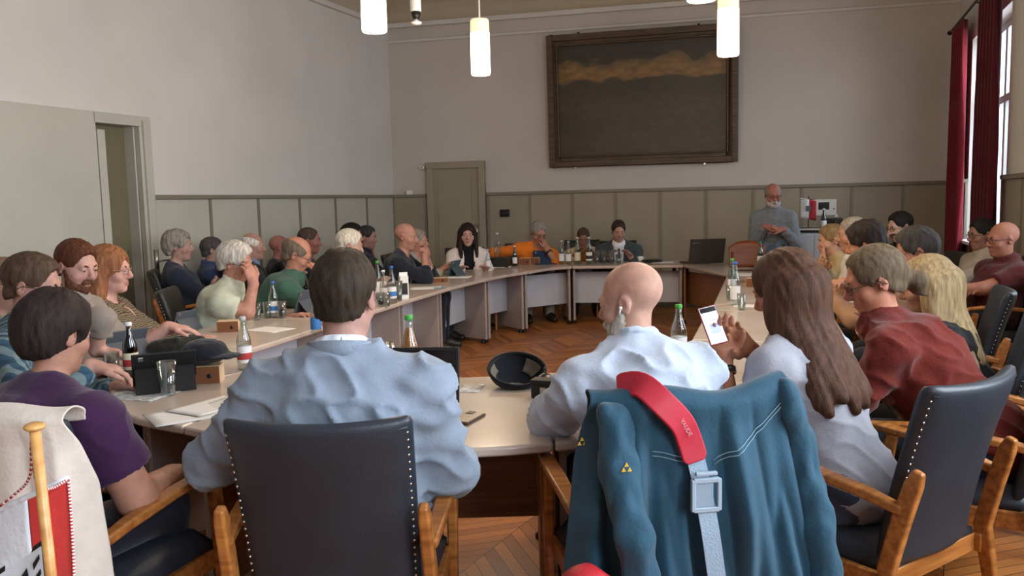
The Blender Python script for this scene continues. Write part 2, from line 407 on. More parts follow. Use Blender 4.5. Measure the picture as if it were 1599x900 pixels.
PEOPLE = {}
SEATS = []
def person(short, label, hx, hy, Y, phi, s=1.1, lean=.10, side=0., head=(0, 0, 0), hs=1.0, fem=0, sw=None, belly=.0, depth=1.0,
           skin_c='#c08a74', hair=('short', '#4a3a30'), top=('tee', '#334455'), sleeve='long', legs='#2c2f38', arms=None, glasses=None,
           beard=None, brow=None, stand=False, fine=.0068, coarse=.017, undershirt=None, collar=False, watch=None, strands=None, seat=True,
           tie=None, group=None, jaw=1.0, neckl=.0, ruck=.006, tucked=False, v=.0):
    """a person whose head centre is seen at pixel (hx,hy) at depth Y; phi: 0 looks away from the camera, 90 to the right, 180 at the camera"""
    H = at_y(hx, hy, Y); ph = math.radians(phi)
    fwd = np.array([math.sin(ph), math.cos(ph), 0]); rgt = np.array([math.cos(ph), -math.sin(ph), 0])
    hipw = H - (fwd * (lean + .03) + rgt * side) * s; root_p = np.array([hipw[0], hipw[1], 0])
    root = empty('person', root_p, -ph, label, 'person', group)
    M = np.stack([rgt, fwd, [0, 0, 1]], 1)
    def loc(w): return M.T @ (np.array(w) - root_p) / s
    Hl = loc(H); zh = Hl[2]
    N = np.array([side, lean - .005, zh - .17 - neckl])                       # neck base
    hz = .93 if stand else max(.50, .56 / s)
    hip = np.array([0, 0, hz]); sp = N - hip; ul = nrm(sp)
    Rt = np.stack([nrm(np.cross(ul, [0, 1, 0])) , np.cross(ul, nrm(np.cross(ul, [0, 1, 0]))), ul], 1)
    if Rt[0, 0] < 0: Rt[:, 0] *= -1
    if Rt[1, 1] < 0: Rt[:, 1] *= -1
    tl = np.linalg.norm(sp); sw = sw or (.165 if fem else .185)
    g = sw / .185
    def at(f, y=0): return hip + sp * f + Rt[:, 1] * y
    hipw_ = (.168 if fem else .158) * (.5 + .5 * g)
    torso = [ell(at(.0), (hipw_ + belly * .3, .115 + belly * .4, .12), Rt, .05), ell(at(.28, .012 + belly * .35), ((.135 if fem else .15) * g + belly * .6, .105 + belly, tl * .27), Rt, .06),
             ell(at(.60, .005), ((.150 if fem else .168) * g, .118 * depth, tl * .30), Rt, .06), ell(at(.80, -.015), (.150 * g, .095 * depth, tl * .17), Rt, .06)]
    if fem: torso += [ell(at(.62, .085) + Rt[:, 0] * q * .075, (.068, .062, .068), Rt, .04) for q in (-1, 1)]
    sh = {}
    for q, nm in ((1, 'R'), (-1, 'L')):
        sh[nm] = N + Rt[:, 0] * q * sw - ul * .075 + Rt[:, 1] * .005
        torso.append(cap(N + Rt[:, 0] * q * .035 + ul * .012 - Rt[:, 1] * .02, sh[nm] + ul * .012, .040, .048, .06))
    neck = [cap(N - ul * .03, Hl + np.array([0, -.012, -.06]), .058 if not fem else .049, .052 if not fem else .045, .03)]
    hd = [math.radians(x) for x in head]
    Rh = Rz(-hd[0]) @ Rx(-hd[1]) @ Ry(hd[2])
    Hs = hs
    hp = head_prims(np.zeros(3), np.eye(3), fem, jaw)
    def hx_(pr):                                                              # head parts into the body's frame
        k = pr[0]
        def tv(v): return Hl + Rh @ (v * Hs)
        if k == 'c': return ('c', tv(pr[1]), tv(pr[2]), pr[3] * Hs, pr[4] * Hs, pr[5], pr[6])
        if k == 'sc': return ('sc', tv(pr[1]), tv(pr[2]), pr[3] * Hs, pr[4] * Hs, pr[5])
        if k in 'es': return (k, tv(pr[1]), pr[2] * Hs, Rh @ (pr[3] if pr[3] is not None else np.eye(3)), pr[4])
        n = Rh @ pr[1]; return ('p', n, pr[2] * Hs + n @ Hl, pr[3])
    hp = [hx_(p) for p in hp]
    # arms
    arms = arms or {}
    l1, l2 = .285, .255
    ua, fa, hands, wr = {}, {}, [], {}
    el = {}
    for q, nm in ((1, 'R'), (-1, 'L')):
        a = dict(arms.get(nm) or {})
        if 'w' in a:
            w = a['w']; Wl = loc(at_y(*w[1:])) if w[0] == 'px' else Hl + np.array(w[1:], float) if w[0] == 'head' else np.array((w[0], w[1], w[2] / s if .55 < w[2] < .86 and not stand else w[2]), float)
        else: Wl = np.array([q * .13, .36, (.80 if not stand else .85) / (s if not stand else 1)]); a.setdefault('n', (0, 0, -1))
        hint = a.get('e', (q * .5, -.35, -.8)); S = sh[nm]
        if len(hint) == 4: E = loc(at_y(*hint[1:]))
        else: E, Wl = arm_ik(S, Wl, l1, l2, hint)
        tk = a.get('th', 1.0) * (1.0 if not fem else .88)
        ua[nm] = (S, E, .052 * tk, .042 * tk); fa[nm] = (E, Wl, .042 * tk, .029 * tk); wr[nm] = (Wl, nrm(Wl - E)); el[nm] = E
        fd = a.get('f'); fd = nrm(Wl - E) if fd is None else nrm(fd)
        hands += hand_prims(Wl, fd, np.array(a.get('n', (-q * .5, .2, -.8)), float), q, a.get('curl', .6), thumb=a.get('thumb', .5))
    # legs
    lg, sh_ = [], []
    for q in (1, -1):
        a0 = hip + np.array([q * .085, .02, -.01])
        if stand: kn, an = np.array([q * .10, .03, .49]), np.array([q * .10, -.01, .09])
        else: kn, an = np.array([q * .13, .43, hz - .01]), np.array([q * .13, .42, .09])
        lg += [cap(a0, kn, .080, .060, .05), cap(kn, an, .057, .042, .03)]
        sh_ += [cap(an + [0, -.03, -.045], an + [q * .015, .14, -.055], .042, .036, .03), ell(an + np.array([0, .03, -.03]), (.042, .075, .05), None, .03)]
    body_pr = torso + neck + hp + lg
    for nm in 'RL': body_pr += [cap(*ua[nm], .03), cap(*fa[nm], .025)]
    body_pr += hands
    hb = np.array([.115, .135, .145]); fines = [(Hl - hb * Hs, Hl + hb * Hs)]
    for nm in 'RL': fines.append((wr[nm][0] - .07 + wr[nm][1] * .05, wr[nm][0] + .07 + wr[nm][1] * .07))
    V, Q = surface(body_pr, fines, fine, coarse)
    HV = (V - Hl) @ Rh / Hs
    me = np_mesh('body', V * s, Q)
    lips = np.exp(-((HV[:, 0] / .024) ** 4)) * np.exp(-(((HV[:, 2] + .0665) / .0115) ** 4)) * (HV[:, 1] > .07)
    red = .35 * np.exp(-((np.abs(HV[:, 0]) - .04) / .02) ** 2 - ((HV[:, 2] + .03) / .025) ** 2) * (HV[:, 1] > .03) + .35 * np.exp(-(HV[:, 0] / .018) ** 2 - ((HV[:, 2] + .03) / .02) ** 2) * (HV[:, 1] > .085)
    tint_attr(me, np.clip(lips * .85 + red + .3 * (np.abs(HV[:, 0]) > .074) * (np.abs(HV[:, 2]) < .05) * (np.abs(HV[:, 1]) < .05), 0, 1))
    link('body', me, skin(skin_c), root)
    def HT(v): return (Hl + Rh @ (np.array(v, float) * Hs)) * s
    # eyes and brows
    for q in (-1, 1):
        mb = MB(); mb.ball((0, 0, 0), .0112 * Hs * s, 6); Rq = Rh
        mb.cur = 1; mb.ball((Rq @ np.array((0, .0075, -.001))) * Hs * s, .0062 * Hs * s, 5)
        mb.build('eye', [mat('eye_white', '#b9aca4', .3), mat('iris', '#2e2620', .2)], root, True, loc=HT((q * .0315, .0815, .0015)))
    bc = brow or hair[1] if hair else (brow or '#6a5546')
    mb = MB()
    for q in (-1, 1): mb.sweep([HT((q * .016, .0935, .0205)), HT((q * .030, .0925, .0265)), HT((q * .047, .080, .021))], [.0035 * s, .0045 * s, .0025 * s], n=6)
    mb.build('eyebrows', hairmat(bc), root, True)
    # hair
    if hair:
        hpz = [hx_(p) for p in hair_prims(np.zeros(3), np.eye(3), hair[0])]
        big = hair[0] in ('long', 'bob')
        if strands:                                                           # locks that fall from the head, given as points of the body frame relative to the head centre
            ins = 1
            for pts, r0, r1 in strands:
                pts = catmull([Hl + np.array(p) for p in pts], 4)
                for i in range(len(pts) - 1):
                    f0, f1 = i / (len(pts) - 1), (i + 1) / (len(pts) - 1)
                    hpz.insert(ins, cap(pts[i], pts[i + 1], r0 + (r1 - r0) * f0, r0 + (r1 - r0) * f1, .022)); ins += 1
            last = [p for p in hpz if p[0] in 'sp']; hpz = [p for p in hpz if p[0] not in 'sp'] + last
        hl = Hl - .2; hh = Hl + .2
        V, Q = surface(hpz, [(hl, hh)], max(fine, .006) if not big else max(fine, .0065), max(fine, .008))
        n = normals(V, Q); q = (V - Hl) @ Rh
        ang = np.arctan2(q[:, 0], -q[:, 1] + .02)
        lf = 7 if big else 20
        tex = vnoise(np.stack([ang * 6, np.linalg.norm(q[:, :2], axis=1) * 24, q[:, 2] * lf + 3], 1)) - .5
        tex2 = vnoise(np.stack([ang * 17, q[:, 1] * 30, q[:, 2] * lf * 1.6 + 9], 1)) - .5
        amp = dict(curly=.016, long=.008, bob=.008, thick=.009, full=.008).get(hair[0], .005)
        V = V + n * ((tex * amp + tex2 * amp * .6)[:, None])
        link('hair', np_mesh('hair', V * s, Q), hairmat(hair[1]), root)
    if beard:
        e = beard[1]
        pb = [fat(p, e) for p in head_prims(np.zeros(3), np.eye(3), fem, jaw) if p[0] in 'e' and p[1][2] < -.06 and abs(p[1][0]) < .02 and p[2][0] > .021]
        pb.append(ell((0, .078, -.048), (.030, .022, .012), None, .015))
        for q in (-1, 1): pb.append(cap((q * .066, .012, -.02), (q * .045, .04, -.08), .010, .018 + e, .03))
        pb += [('p', nrm((0, -1, .0)), .005, .01), sub_e((0, .105, -.069), (.020, .02, .007), None, .005)]
        V, Q = surface([hx_(p) for p in pb], (), max(fine, .005), max(fine, .005))
        n = normals(V, Q); V = V + n * ((vnoise(V * 130) - .5) * .006)[:, None]
        link('beard', np_mesh('beard', V * s, Q), hairmat(beard[0]), root)
    if glasses:
        mb = MB(); 
        for q in (-1, 1):
            ring = [(q * (.032 + .023 * math.cos(a)), .104 - .012 * abs(math.cos(a)) * (1 if math.cos(a) > 0 else 0), .001 + .0165 * math.sin(a)) for a in np.linspace(0, 2 * math.pi, 17)]
            mb.sweep([HT(p) for p in ring], .0018 * s, n=5)
            mb.sweep([HT((q * .055, .092, .005)), HT((q * .074, .06, .006)), HT((q * .083, .0, .004)), HT((q * .083, -.02, -.012))], .0017 * s, n=5)
        mb.sweep([HT((-.010, .104, .004)), HT((0, .108, .007)), HT((.010, .104, .004))], .0017 * s, n=5)
        mb.build('glasses', mat('glasses_' + glasses, '#' + glasses, .3), root, True)
    # clothes
    tmat = top[1] if not isinstance(top[1], str) else cloth(top[1])
    def garment(name, e, m, slv, extra=(), cut=(), nrd=.0, arm_e=None, trs=None, amp=None):
        ae = e if arm_e is None else arm_e
        pr = [fat(p, e) for p in (trs or torso)]
        for nm in 'RL':
            S, E, r0, r1 = ua[nm]; F = fa[nm]
            if slv == 'none': continue
            if slv == 'short':
                E2 = S + (E - S) * .62; pr.append(cap(S, E2, r0 + ae + .003, r0 + ae + .008, .06, 1))
            else:
                f = .97 if slv == 'long' else .45
                pr.append(cap(S, E, r0 + ae, r1 + ae + .002, .06)); pr.append(cap(E, F[0] + (F[1] - F[0]) * f, r1 + ae + .002, F[3] + ae + .004 + (0 if slv == 'long' else .008), .03, 1))
        pr += list(extra) + list(cut)
        V, Q = surface(pr, (), coarse * .75, coarse * .75); n = normals(V, Q)
        if nrd or amp is None:
            A = ruck if amp is None else amp
            w = np.stack([V[:, 0] * 9 + V[:, 2] * 5, V[:, 1] * 9 - V[:, 2] * 4, V[:, 2] * 13], 1)
            f = 1 - np.abs(vnoise(w * 1.3 + 5) * 2 - 1); f = f * f; f2 = vnoise(V * 24 + 2)
            V = V + n * ((f * f * A + (f2 - .5) * A * .6 - A * .2)[:, None])
        return link(name, np_mesh(name, V * s, Q), m, root)
    kind = top[0]
    nb = N + ul * .02 + Rt[:, 1] * .012
    ring = [nb + Rt[:, 0] * .066 * math.cos(a) * (.9 if fem else 1) + Rt[:, 1] * (.070 * math.sin(a) - .004) + ul * (.022 - .030 * math.sin(a)) for a in np.linspace(0, 2 * math.pi, 13)]
    colp = [cap(ring[i], ring[i + 1], .011, .011, .008) for i in range(12)]
    front = N + Rt[:, 1] * .115 - ul * .07
    colp.append(cap(N - ul * .04, nb + ul * .006 - Rt[:, 1] * .006, .086 if not fem else .070, .068 if not fem else .058, .03))
    if kind in ('tee', 'sweater'):
        garment('shirt', .013, tmat, sleeve, cut=[sub_e(N + ul * .055 + Rt[:, 1] * .03, (.066, .075, .06), Rt, .012)])
    elif kind == 'vneck':
        garment('shirt', .013, tmat, sleeve, cut=[sub_e(N + ul * .045 + Rt[:, 1] * .04, (.08, .08, .06), Rt, .012), sub_c(front + ul * .06 + Rt[:, 1] * .02, front - ul * .07 + Rt[:, 1] * .02, .055, .006, .01)])
    elif kind == 'shirt':
        garment('shirt', .012, tmat, sleeve, extra=colp, cut=[sub_c(front + ul * .085 + Rt[:, 1] * .015, front - ul * .03 + Rt[:, 1] * .02, .032, .006, .008)] if not tie else ())
    elif kind == 'blazer':
        um = cloth(undershirt or '#e6e8ea')
        garment('shirt', .008, um, 'none', extra=colp, amp=.0)
        vv = [sub_c(front + ul * .11 - Rt[:, 1] * .015, front - ul * (.22 + v) + Rt[:, 1] * (.05 + belly), .078, .042, .01)]
        o = garment('jacket', .021, tmat, sleeve, cut=vv + [sub_e(N + ul * .04 + Rt[:, 1] * .045, (.070, .095, .065), Rt, .012)], arm_e=.016)
        mb = MB()
        bk = [N + ul * (.030) + Rt[:, 0] * .085 * math.cos(a) + Rt[:, 1] * (.02 + .105 * math.sin(a)) + ul * (-.02 * math.sin(a)) for a in np.linspace(math.pi * 1.02, math.pi * 1.98, 9)]
        path = [front - ul * (.20 + v) + Rt[:, 0] * -.02 + Rt[:, 1] * .05, front + Rt[:, 0] * -.075 + Rt[:, 1] * .012 + ul * .02] + bk + [front + Rt[:, 0] * .075 + Rt[:, 1] * .012 + ul * .02, front - ul * (.20 + v) + Rt[:, 0] * .02 + Rt[:, 1] * .05]
        mb.sweep([p * s for p in catmull(path, 4)], [.022 * s] * 4 + [.046 * s] * (len(path) * 4 - 11) + [.022 * s] * 4, .010 * s, up=Rt[:, 1])
        mb.build('lapel', tmat, o, True)
    if tie:
        mb = MB(); q = front + ul * .075 - Rt[:, 1] * .004
        mb.sweep([(q + Rt[:, 1] * .004) * s, (q - ul * .03 + Rt[:, 1] * .02) * s, (q - ul * .2 + Rt[:, 1] * .04) * s, (q - ul * .3 + Rt[:, 1] * .04) * s], [.03 * s, .022 * s, .036 * s, .044 * s], .012, up=Rt[:, 1])
        mb.build('necktie', cloth(tie), root, True)
    if legs:
        pr = [fat(torso[0], .006)] + [fat(p, .014) for p in lg]
        V, Q = surface(pr, (), .02, .02); link('trousers', np_mesh('trousers', V * s, Q), cloth(legs), root)
        for q in (0, 2):
            V, Q = surface(sh_[q:q + 2] + [('p', np.array([0, 0, -1.]), -.008 , .004)], (), .012, .012); link('shoe', np_mesh('shoe', V * s, Q), mat('shoe_leather', '#1d1a19', .45), root)
    if watch:
        nm, c = watch; w, d = wr[nm]; mb = MB(); F = frame(d, [0.1, .2, 1]); r = .034 * s
        mb.sweep([w * s - d * .03 * s + F[:, 0] * r * math.cos(a) + F[:, 2] * r * math.sin(a) for a in np.linspace(0, 2 * math.pi, 17)], .005 * s, .020 * s, up=d)
        mb.build('wrist_band', mat('band_' + c, '#' + c, .4), root, True)
    root['short'] = short
    PEOPLE[short] = dict(root=root, loc=loc, N=N, Hl=Hl, wr=wr, M=M, p=root_p, s=s, sh=sh, at=at, HT=HT, world=lambda v: root_p + M @ (np.array(v) * s))
    if seat and not stand: SEATS.append((short, root_p, ph, s))
    return root
# ------------------------------------------------------------------ the room
M_WALL = mat('wall_plaster', '#d3cfca', .9, var=.03, scale=1.5, bump=.10, bscale=35)
M_CEIL = mat('ceiling_plaster', '#d2d0d0', .9, var=.02, scale=2)
M_COVE = mat('cove_plaster', '#b9ab96', .9, var=.03, scale=2)
M_PANEL = mat('panel_paint', '#9a917d', .55, var=.05, scale=2.2, bump=.04, bscale=30)
M_PANEL2 = mat('panel_paint_pale', '#bab8ac', .5, var=.04, scale=2, bump=.04, bscale=30)
M_RAIL = mat('rail_paint', '#807a6b', .5, var=.05, scale=4)
M_WHITE = mat('white_plastic', '#e4e4e2', .4)
M_BLACK = mat('black_plastic', '#141416', .4)
M_METAL = mat('brushed_metal', '#b8b6b0', .3, 1)
M_DARKM = mat('dark_metal', '#2b2a29', .4, .8)

def parquet():
    m = bpy.data.materials.new('oak_herringbone'); m.use_nodes = True; nt = m.node_tree; N = nt.nodes; L = nt.links; b = N['Principled BSDF']
    tc = N.new('ShaderNodeTexCoord'); mp = N.new('ShaderNodeMapping'); mp.inputs['Rotation'].default_value = (0, 0, math.radians(28)); L.new(tc.outputs['Object'], mp.inputs[0])
    # herringbone: alternate bands lean to one side and the other
    sep = N.new('ShaderNodeSeparateXYZ'); L.new(mp.outputs[0], sep.inputs[0])
    def mt(op, a, bb=None, clamp=False):
        n = N.new('ShaderNodeMath'); n.operation = op
        for i, v in enumerate((a, bb)):
            if v is None: continue
            if isinstance(v, (int, float)): n.inputs[i].default_value = v
            else: L.new(v, n.inputs[i])
        return n.outputs[0]
    BW = .36
    band = mt('FLOOR', mt('DIVIDE', sep.outputs[0], BW)); fr = mt('FRACT', mt('DIVIDE', sep.outputs[0], BW))
    tri = mt('ABSOLUTE', mt('SUBTRACT', mt('FRACT', mt('DIVIDE', sep.outputs[0], BW * 2)), .5))
    yy = mt('ADD', sep.outputs[1], mt('MULTIPLY', tri, BW * 2)); row = mt('DIVIDE', yy, .085); rid = mt('FLOOR', row); rf = mt('FRACT', row)
    cm = N.new('ShaderNodeCombineXYZ'); L.new(band, cm.inputs[0]); L.new(rid, cm.inputs[1])
    wn = N.new('ShaderNodeTexWhiteNoise'); wn.noise_dimensions = '2D'; L.new(cm.outputs[0], wn.inputs['Vector'])
    nz = N.new('ShaderNodeTexNoise'); nz.inputs['Scale'].default_value = 9; nz.inputs['Detail'].default_value = 5
    mp2 = N.new('ShaderNodeMapping'); mp2.inputs['Scale'].default_value = (1, 6, 1); L.new(mp.outputs[0], mp2.inputs[0]); L.new(mp2.outputs[0], nz.inputs[0])
    mix = mt('ADD', mt('MULTIPLY', wn.outputs['Value'], .6), mt('MULTIPLY', nz.outputs[0], .4))
    rp = N.new('ShaderNodeValToRGB'); rp.color_ramp.elements[0].color = lin('#85491f'); rp.color_ramp.elements[1].color = lin('#c98041'); rp.color_ramp.elements[0].position = .15; rp.color_ramp.elements[1].position = .85
    L.new(mix, rp.inputs[0])
    gap = mt('MULTIPLY', mt('GREATER_THAN', rf, .06), mt('GREATER_THAN', fr, .012))
    mx = N.new('ShaderNodeMix'); mx.data_type = 'RGBA'; mx.inputs[6].default_value = lin('#3c2412'); L.new(rp.outputs[0], mx.inputs[7]); L.new(gap, mx.inputs[0])
    L.new(mx.outputs[2], b.inputs['Base Color']); b.inputs['Roughness'].default_value = .32
    return m
M_FLOOR = parquet()
ZC = 4.25                                     # top of the walls, below the cove
CA, CB = (left_x(13), 13.0), (5.9, 11.1)
CL, CRR = (left_x(YR), YR), (right_x(YR), YR)
def wallbox(a, b, z0, z1, th, out, mb, lo=0.0):
    """upright slab on the plan line a-b, between distances lo and th along the outward normal"""
    a, b = np.array(a), np.array(b); n = np.array(out)
    mb.prism([tuple(a + n * lo), tuple(b + n * lo), tuple(b + n * th), tuple(a + n * th)], z0, z1)
nL = nrm([-1, .39]) ; nB = nrm([1.9, 7.72]) ; nR = nrm([1, -.364]); nF = np.array([0, -1.])
def struct(mb, name, m, smooth=False, **k): o = mb.build(name, m, None, smooth, **k); o['kind'] = 'structure'; return o
struct(MB().prism([(-9, -4), (8, -4), (8, 14), (-9, 14)], -.12, 0), 'floor', M_FLOOR)
# left wall with the tall doorway between y=6.95 and 8.35
DY0, DY1, DH = 7.80, 8.28, 2.37
def LP(y, off=0): p = np.array([left_x(y), y]) - nL * off; return p   # off: into the room
mb = MB(); wallbox(LP(YR - .3), LP(DY0), 0, ZC + .5, .3, nL, mb); wallbox(LP(DY1), LP(13.3), 0, ZC + .5, .3, nL, mb); wallbox(LP(DY0), LP(DY1), DH, ZC + .5, .3, nL, mb)
struct(mb, 'wall_left', M_WALL)
mb = MB(); wallbox(CA - nL * -.3, np.array(CB) + [.3, -.08], 0, ZC + .5, .3, nB, mb); struct(mb, 'wall_back', mat('wall_plaster_shaded', '#c8c1ba', .9, var=.03, scale=1.5, bump=.10, bscale=35))  # wall plaster made browner and darker: this wall's shade is put into its colour
mb = MB(); wallbox(CL + np.array([-.3, 0]), CRR + np.array([.3, 0]), 0, ZC + .5, .3, nF, mb); struct(mb, 'wall_rear', M_WALL)
def RP(y, off=0): return np.array([right_x(y), y]) - nR * off
mb = MB(); ys = [YR - .3] + [v for w in sorted(WINDOWS) for v in w] + [11.4]
for i in range(0, len(ys), 2): wallbox(RP(ys[i]), RP(ys[i + 1]), 0, ZC + .5, .3, nR, mb)
for y0, y1 in WINDOWS: wallbox(RP(y0), RP(y1), 0, WIN_Z[0], .3, nR, mb); wallbox(RP(y0), RP(y1), WIN_Z[1], ZC + .5, .3, nR, mb)
struct(mb, 'wall_right', M_WALL)
# ceiling and cove
ZT = 4.62
struct(MB().prism([(-10, -4), (9, -4), (9, 14), (-10, 14)], ZT, ZT + .15), 'ceiling', M_CEIL)
inn = np.array([CA, CB, CRR, CL]); 
def inset(poly, d):
    P = [np.array(p) for p in poly]; n = len(P); out = []
    for i in range(n):
        a, b, c = P[i - 1], P[i], P[(i + 1) % n]; e1 = nrm(b - a); e2 = nrm(c - b); n1 = np.array([e1[1], -e1[0]]); n2 = np.array([e2[1], -e2[0]])
        k = nrm(n1 + n2); out.append(b + k * d / max(.3, k @ n1))
    return out
rings = []
for t in np.linspace(0, math.pi / 2, 7): rings.append((inset(inn, .40 * (1 - math.cos(t))), ZC + .37 * math.sin(t)))
mb = MB(); Vv = [(x[0], x[1], z) for r, z in rings for x in r]; mb.add(Vv, [(j * 4 + i, j * 4 + (i + 1) % 4, (j + 1) * 4 + (i + 1) % 4, (j + 1) * 4 + i) for j in range(6) for i in range(4)])
struct(mb, 'trim_1', M_COVE)
def run(a, b, z0, z1, th, m, name, n_in):
    mb = MB(); wallbox(a, b, z0, z1, th, n_in, mb); return struct(mb, name, m, bevel=.006)
tn = [2]
def trim(a, b, z0, z1, th, m, n_in):
    o = run(a, b, z0, z1, th, m, 'trim_%d' % tn[0], n_in); tn[0] += 1; return o
trim(CA, CB, ZC - .04, ZC + .03, .06, M_WALL, -nB); trim(CA, CB, ZC - .26, ZC - .22, .03, M_WALL, -nB)
trim(LP(YR), LP(13), ZC - .04, ZC + .03, .06, M_WALL, -nL)
# wainscot: boards with raised strips between them and a rail on top
RZ = 1.66
def wainscot(a, b, name, n_in, step, m, z1=RZ):
    a, b = np.array(a), np.array(b); L = np.linalg.norm(b - a); d = (b - a) / L
    mb = MB(); wallbox(a, b, 0, z1, .02, n_in, mb); n = max(1, round(L / step)); mb.cur = 1
    for i in range(n + 1):
        c = a + d * L * i / n; wallbox(c - d * .018, c + d * .018, 0, z1, .034, n_in, mb, .02)
    mb.cur = 0; wallbox(a, b, 0, .14, .036, n_in, mb, .02)
    o = mb.build(name, [m, M_RAIL]); o['kind'] = 'structure'
    return o
D2 = [at_y(668, 300, 12.75), at_y(760, 300, 12.5)]
def BP(t): return np.array(CA) + (np.array(CB) - np.array(CA)) * t
def bt(px):                                     # parameter along the back wall seen at pixel column px
    d = ray(px, 305); A = np.array([[d[0], -(CB[0] - CA[0])], [d[1], -(CB[1] - CA[1])]]); return np.linalg.solve(A, np.array(CA))[1]
t0, t1 = bt(669), bt(759)
wainscot(LP(DY1 + .14), LP(13), 'trim_wainscot_left', -nL, .8, M_PANEL2)
wainscot(BP(0), BP(t0 - .005), 'trim_wainscot_back', -nB, .6, M_PANEL); wainscot(BP(t1 + .005), CB, 'trim_wainscot_back.001', -nB, .62, M_PANEL)
wr_ys = [YR] + [v for w in sorted(WINDOWS) for v in w] + [11.1]
for i in range(0, len(wr_ys), 2): wainscot(RP(wr_ys[i]), RP(wr_ys[i + 1]), 'trim_wainscot_right', -nR, .8, M_PANEL)
for y0, y1 in WINDOWS: wainscot(RP(y0), RP(y1), 'trim_wainscot_right', -nR, .8, M_PANEL, WIN_Z[0] - .05)
for a, b, n in ((LP(DY1 + .14), LP(13), -nL), (BP(0), BP(t0 - .004), -nB), (BP(t1 + .004), CB, -nB)): trim(a, b, RZ, RZ + .045, .055, M_RAIL, n)
for i in range(0, len(wr_ys), 2): trim(RP(wr_ys[i]), RP(wr_ys[i + 1]), RZ, RZ + .045, .055, M_RAIL, -nR)
wainscot(LP(YR), LP(6.0), 'trim_wainscot_left', -nL, .8, M_PANEL2)
# doorway on the left: wide flush panel, pale frame, a leaf standing ajar
mb = MB(); wallbox(LP(6.0), LP(DY0), 0, DH + .10, .06, -nL, mb); struct(mb, 'trim_door_panel', M_PANEL2, bevel=.005)
mb = MB()
wallbox(LP(DY0 - .02), LP(DY1 + .14), DH, DH + .10, .06, -nL, mb); wallbox(LP(DY1), LP(DY1 + .14), 0, DH, .06, -nL, mb); wallbox(LP(DY1 + .03), LP(DY1 + .11), 0, DH + .06, .085, -nL, mb)
wallbox(LP(DY0), LP(DY0 + .02), 0, DH, .3, nL, mb); wallbox(LP(DY1 - .02), LP(DY1), 0, DH, .3, nL, mb)
struct(mb, 'trim_door_frame', M_PANEL2, bevel=.006)
mb = MB(); wallbox(LP(DY0), LP(DY1), 0, DH, .17, nL, mb, .12); d1 = struct(mb, 'door_1', mat('door_dark_paint', '#6f6a52', .5, var=.05, scale=3), bevel=.004)
mb = MB(); wallbox(LP(DY0 + .02), LP(DY0 + .10), 0, DH - .06, .05, -nL, mb, -.10); struct(mb, 'trim_door_edge', M_PANEL2, bevel=.004)
hy = DY1 - .1
def handle(c, d, n, m=M_METAL):
    mb = MB(); c = np.array(c, float); d = np.array([d[0], d[1], 0]); n = np.array([n[0], n[1], 0])
    mb.box(c + n * .006, (.02, .02, .11)); mb.sweep([c, c + n * .05, c + n * .055 + d * .02, c + n * .055 + d * .13], .010, n=8); return mb
tw = nrm(LP(1) - LP(0))
for q, off in ((-1, -.12), ):
    p = LP(hy, off); handle((p[0], p[1], 1.05), -tw, -nL).build('handle', M_METAL, d1, True)
p = LP(DY1 + .07, .085); o = handle((p[0], p[1], 1.05), tw, -nL).build('door_handle', M_METAL, None, True); tag(o, 'silver lever handle on the pale left door frame', 'door handle')
# door in the back wall
mb = MB(); A, B = BP(t0), BP(t1); zt = 2.16
wallbox(A, B, 0, zt, .04, -nB, mb); e = nrm(B - A)
struct(mb, 'door_2', M_PANEL, bevel=.003)
mb = MB(); wallbox(A, A + e * .10, 0, zt, .075, -nB, mb); wallbox(B - e * .10, B, 0, zt, .075, -nB, mb); wallbox(A, B, zt - .08, zt + .02, .08, -nB, mb)
wallbox(A + e * .17, A + e * .19, .1, zt - .2, .055, -nB, mb); wallbox(B - e * .21, B - e * .19, .1, zt - .2, .055, -nB, mb); struct(mb, 'trim_door_casing', M_PANEL, bevel=.005)
p = B - e * .15 - nB * .05; o = handle((p[0], p[1], 1.12), -e, -nB).build('door_handle', M_METAL, bpy.data.objects['door_2'], True)
# windows
M_PANE = bpy.data.materials.new('window_glass'); M_PANE.use_nodes = True
_n = M_PANE.node_tree.nodes; _l = M_PANE.node_tree.links; _n.remove(_n['Principled BSDF']); _t = _n.new('ShaderNodeBsdfTransparent'); _g = _n.new('ShaderNodeBsdfGlossy'); _g.inputs['Roughness'].default_value = .05
_mx = _n.new('ShaderNodeMixShader'); _mx.inputs[0].default_value = .05; _l.new(_t.outputs[0], _mx.inputs[1]); _l.new(_g.outputs[0], _mx.inputs[2]); _l.new(_mx.outputs[0], _n['Material Output'].inputs[0])
M_SASH = mat('window_paint', '#c9ccd0', .45)
for i, (y0, y1) in enumerate(WINDOWS):
    mb = MB(); z0, z1 = WIN_Z
    def bar(ya, yb, za, zb): wallbox(RP(ya), RP(yb), za, zb, .24, nR, mb, .16)
    bar(y0, y0 + .07, z0, z1); bar(y1 - .07, y1, z0, z1); bar(y0, y1, z0, z0 + .08); bar(y0, y1, z1 - .08, z1); bar((y0 + y1) / 2 - .05, (y0 + y1) / 2 + .05, z0, z1); bar(y0, y1, 2.5, 2.58)
    w = struct(mb, 'window_%d' % (i + 1), M_SASH, bevel=.006)
    mb = MB(); wallbox(RP(y0), RP(y1), z0, z1, .205, nR, mb, .195); mb.build('pane', M_PANE, w)
    mb = MB(); wallbox(RP(y0 - .05), RP(y1 + .05), z0 - .04, z0, .10, -nR, mb, -.16); mb.build('sill', M_WHITE, w, bevel=.008)
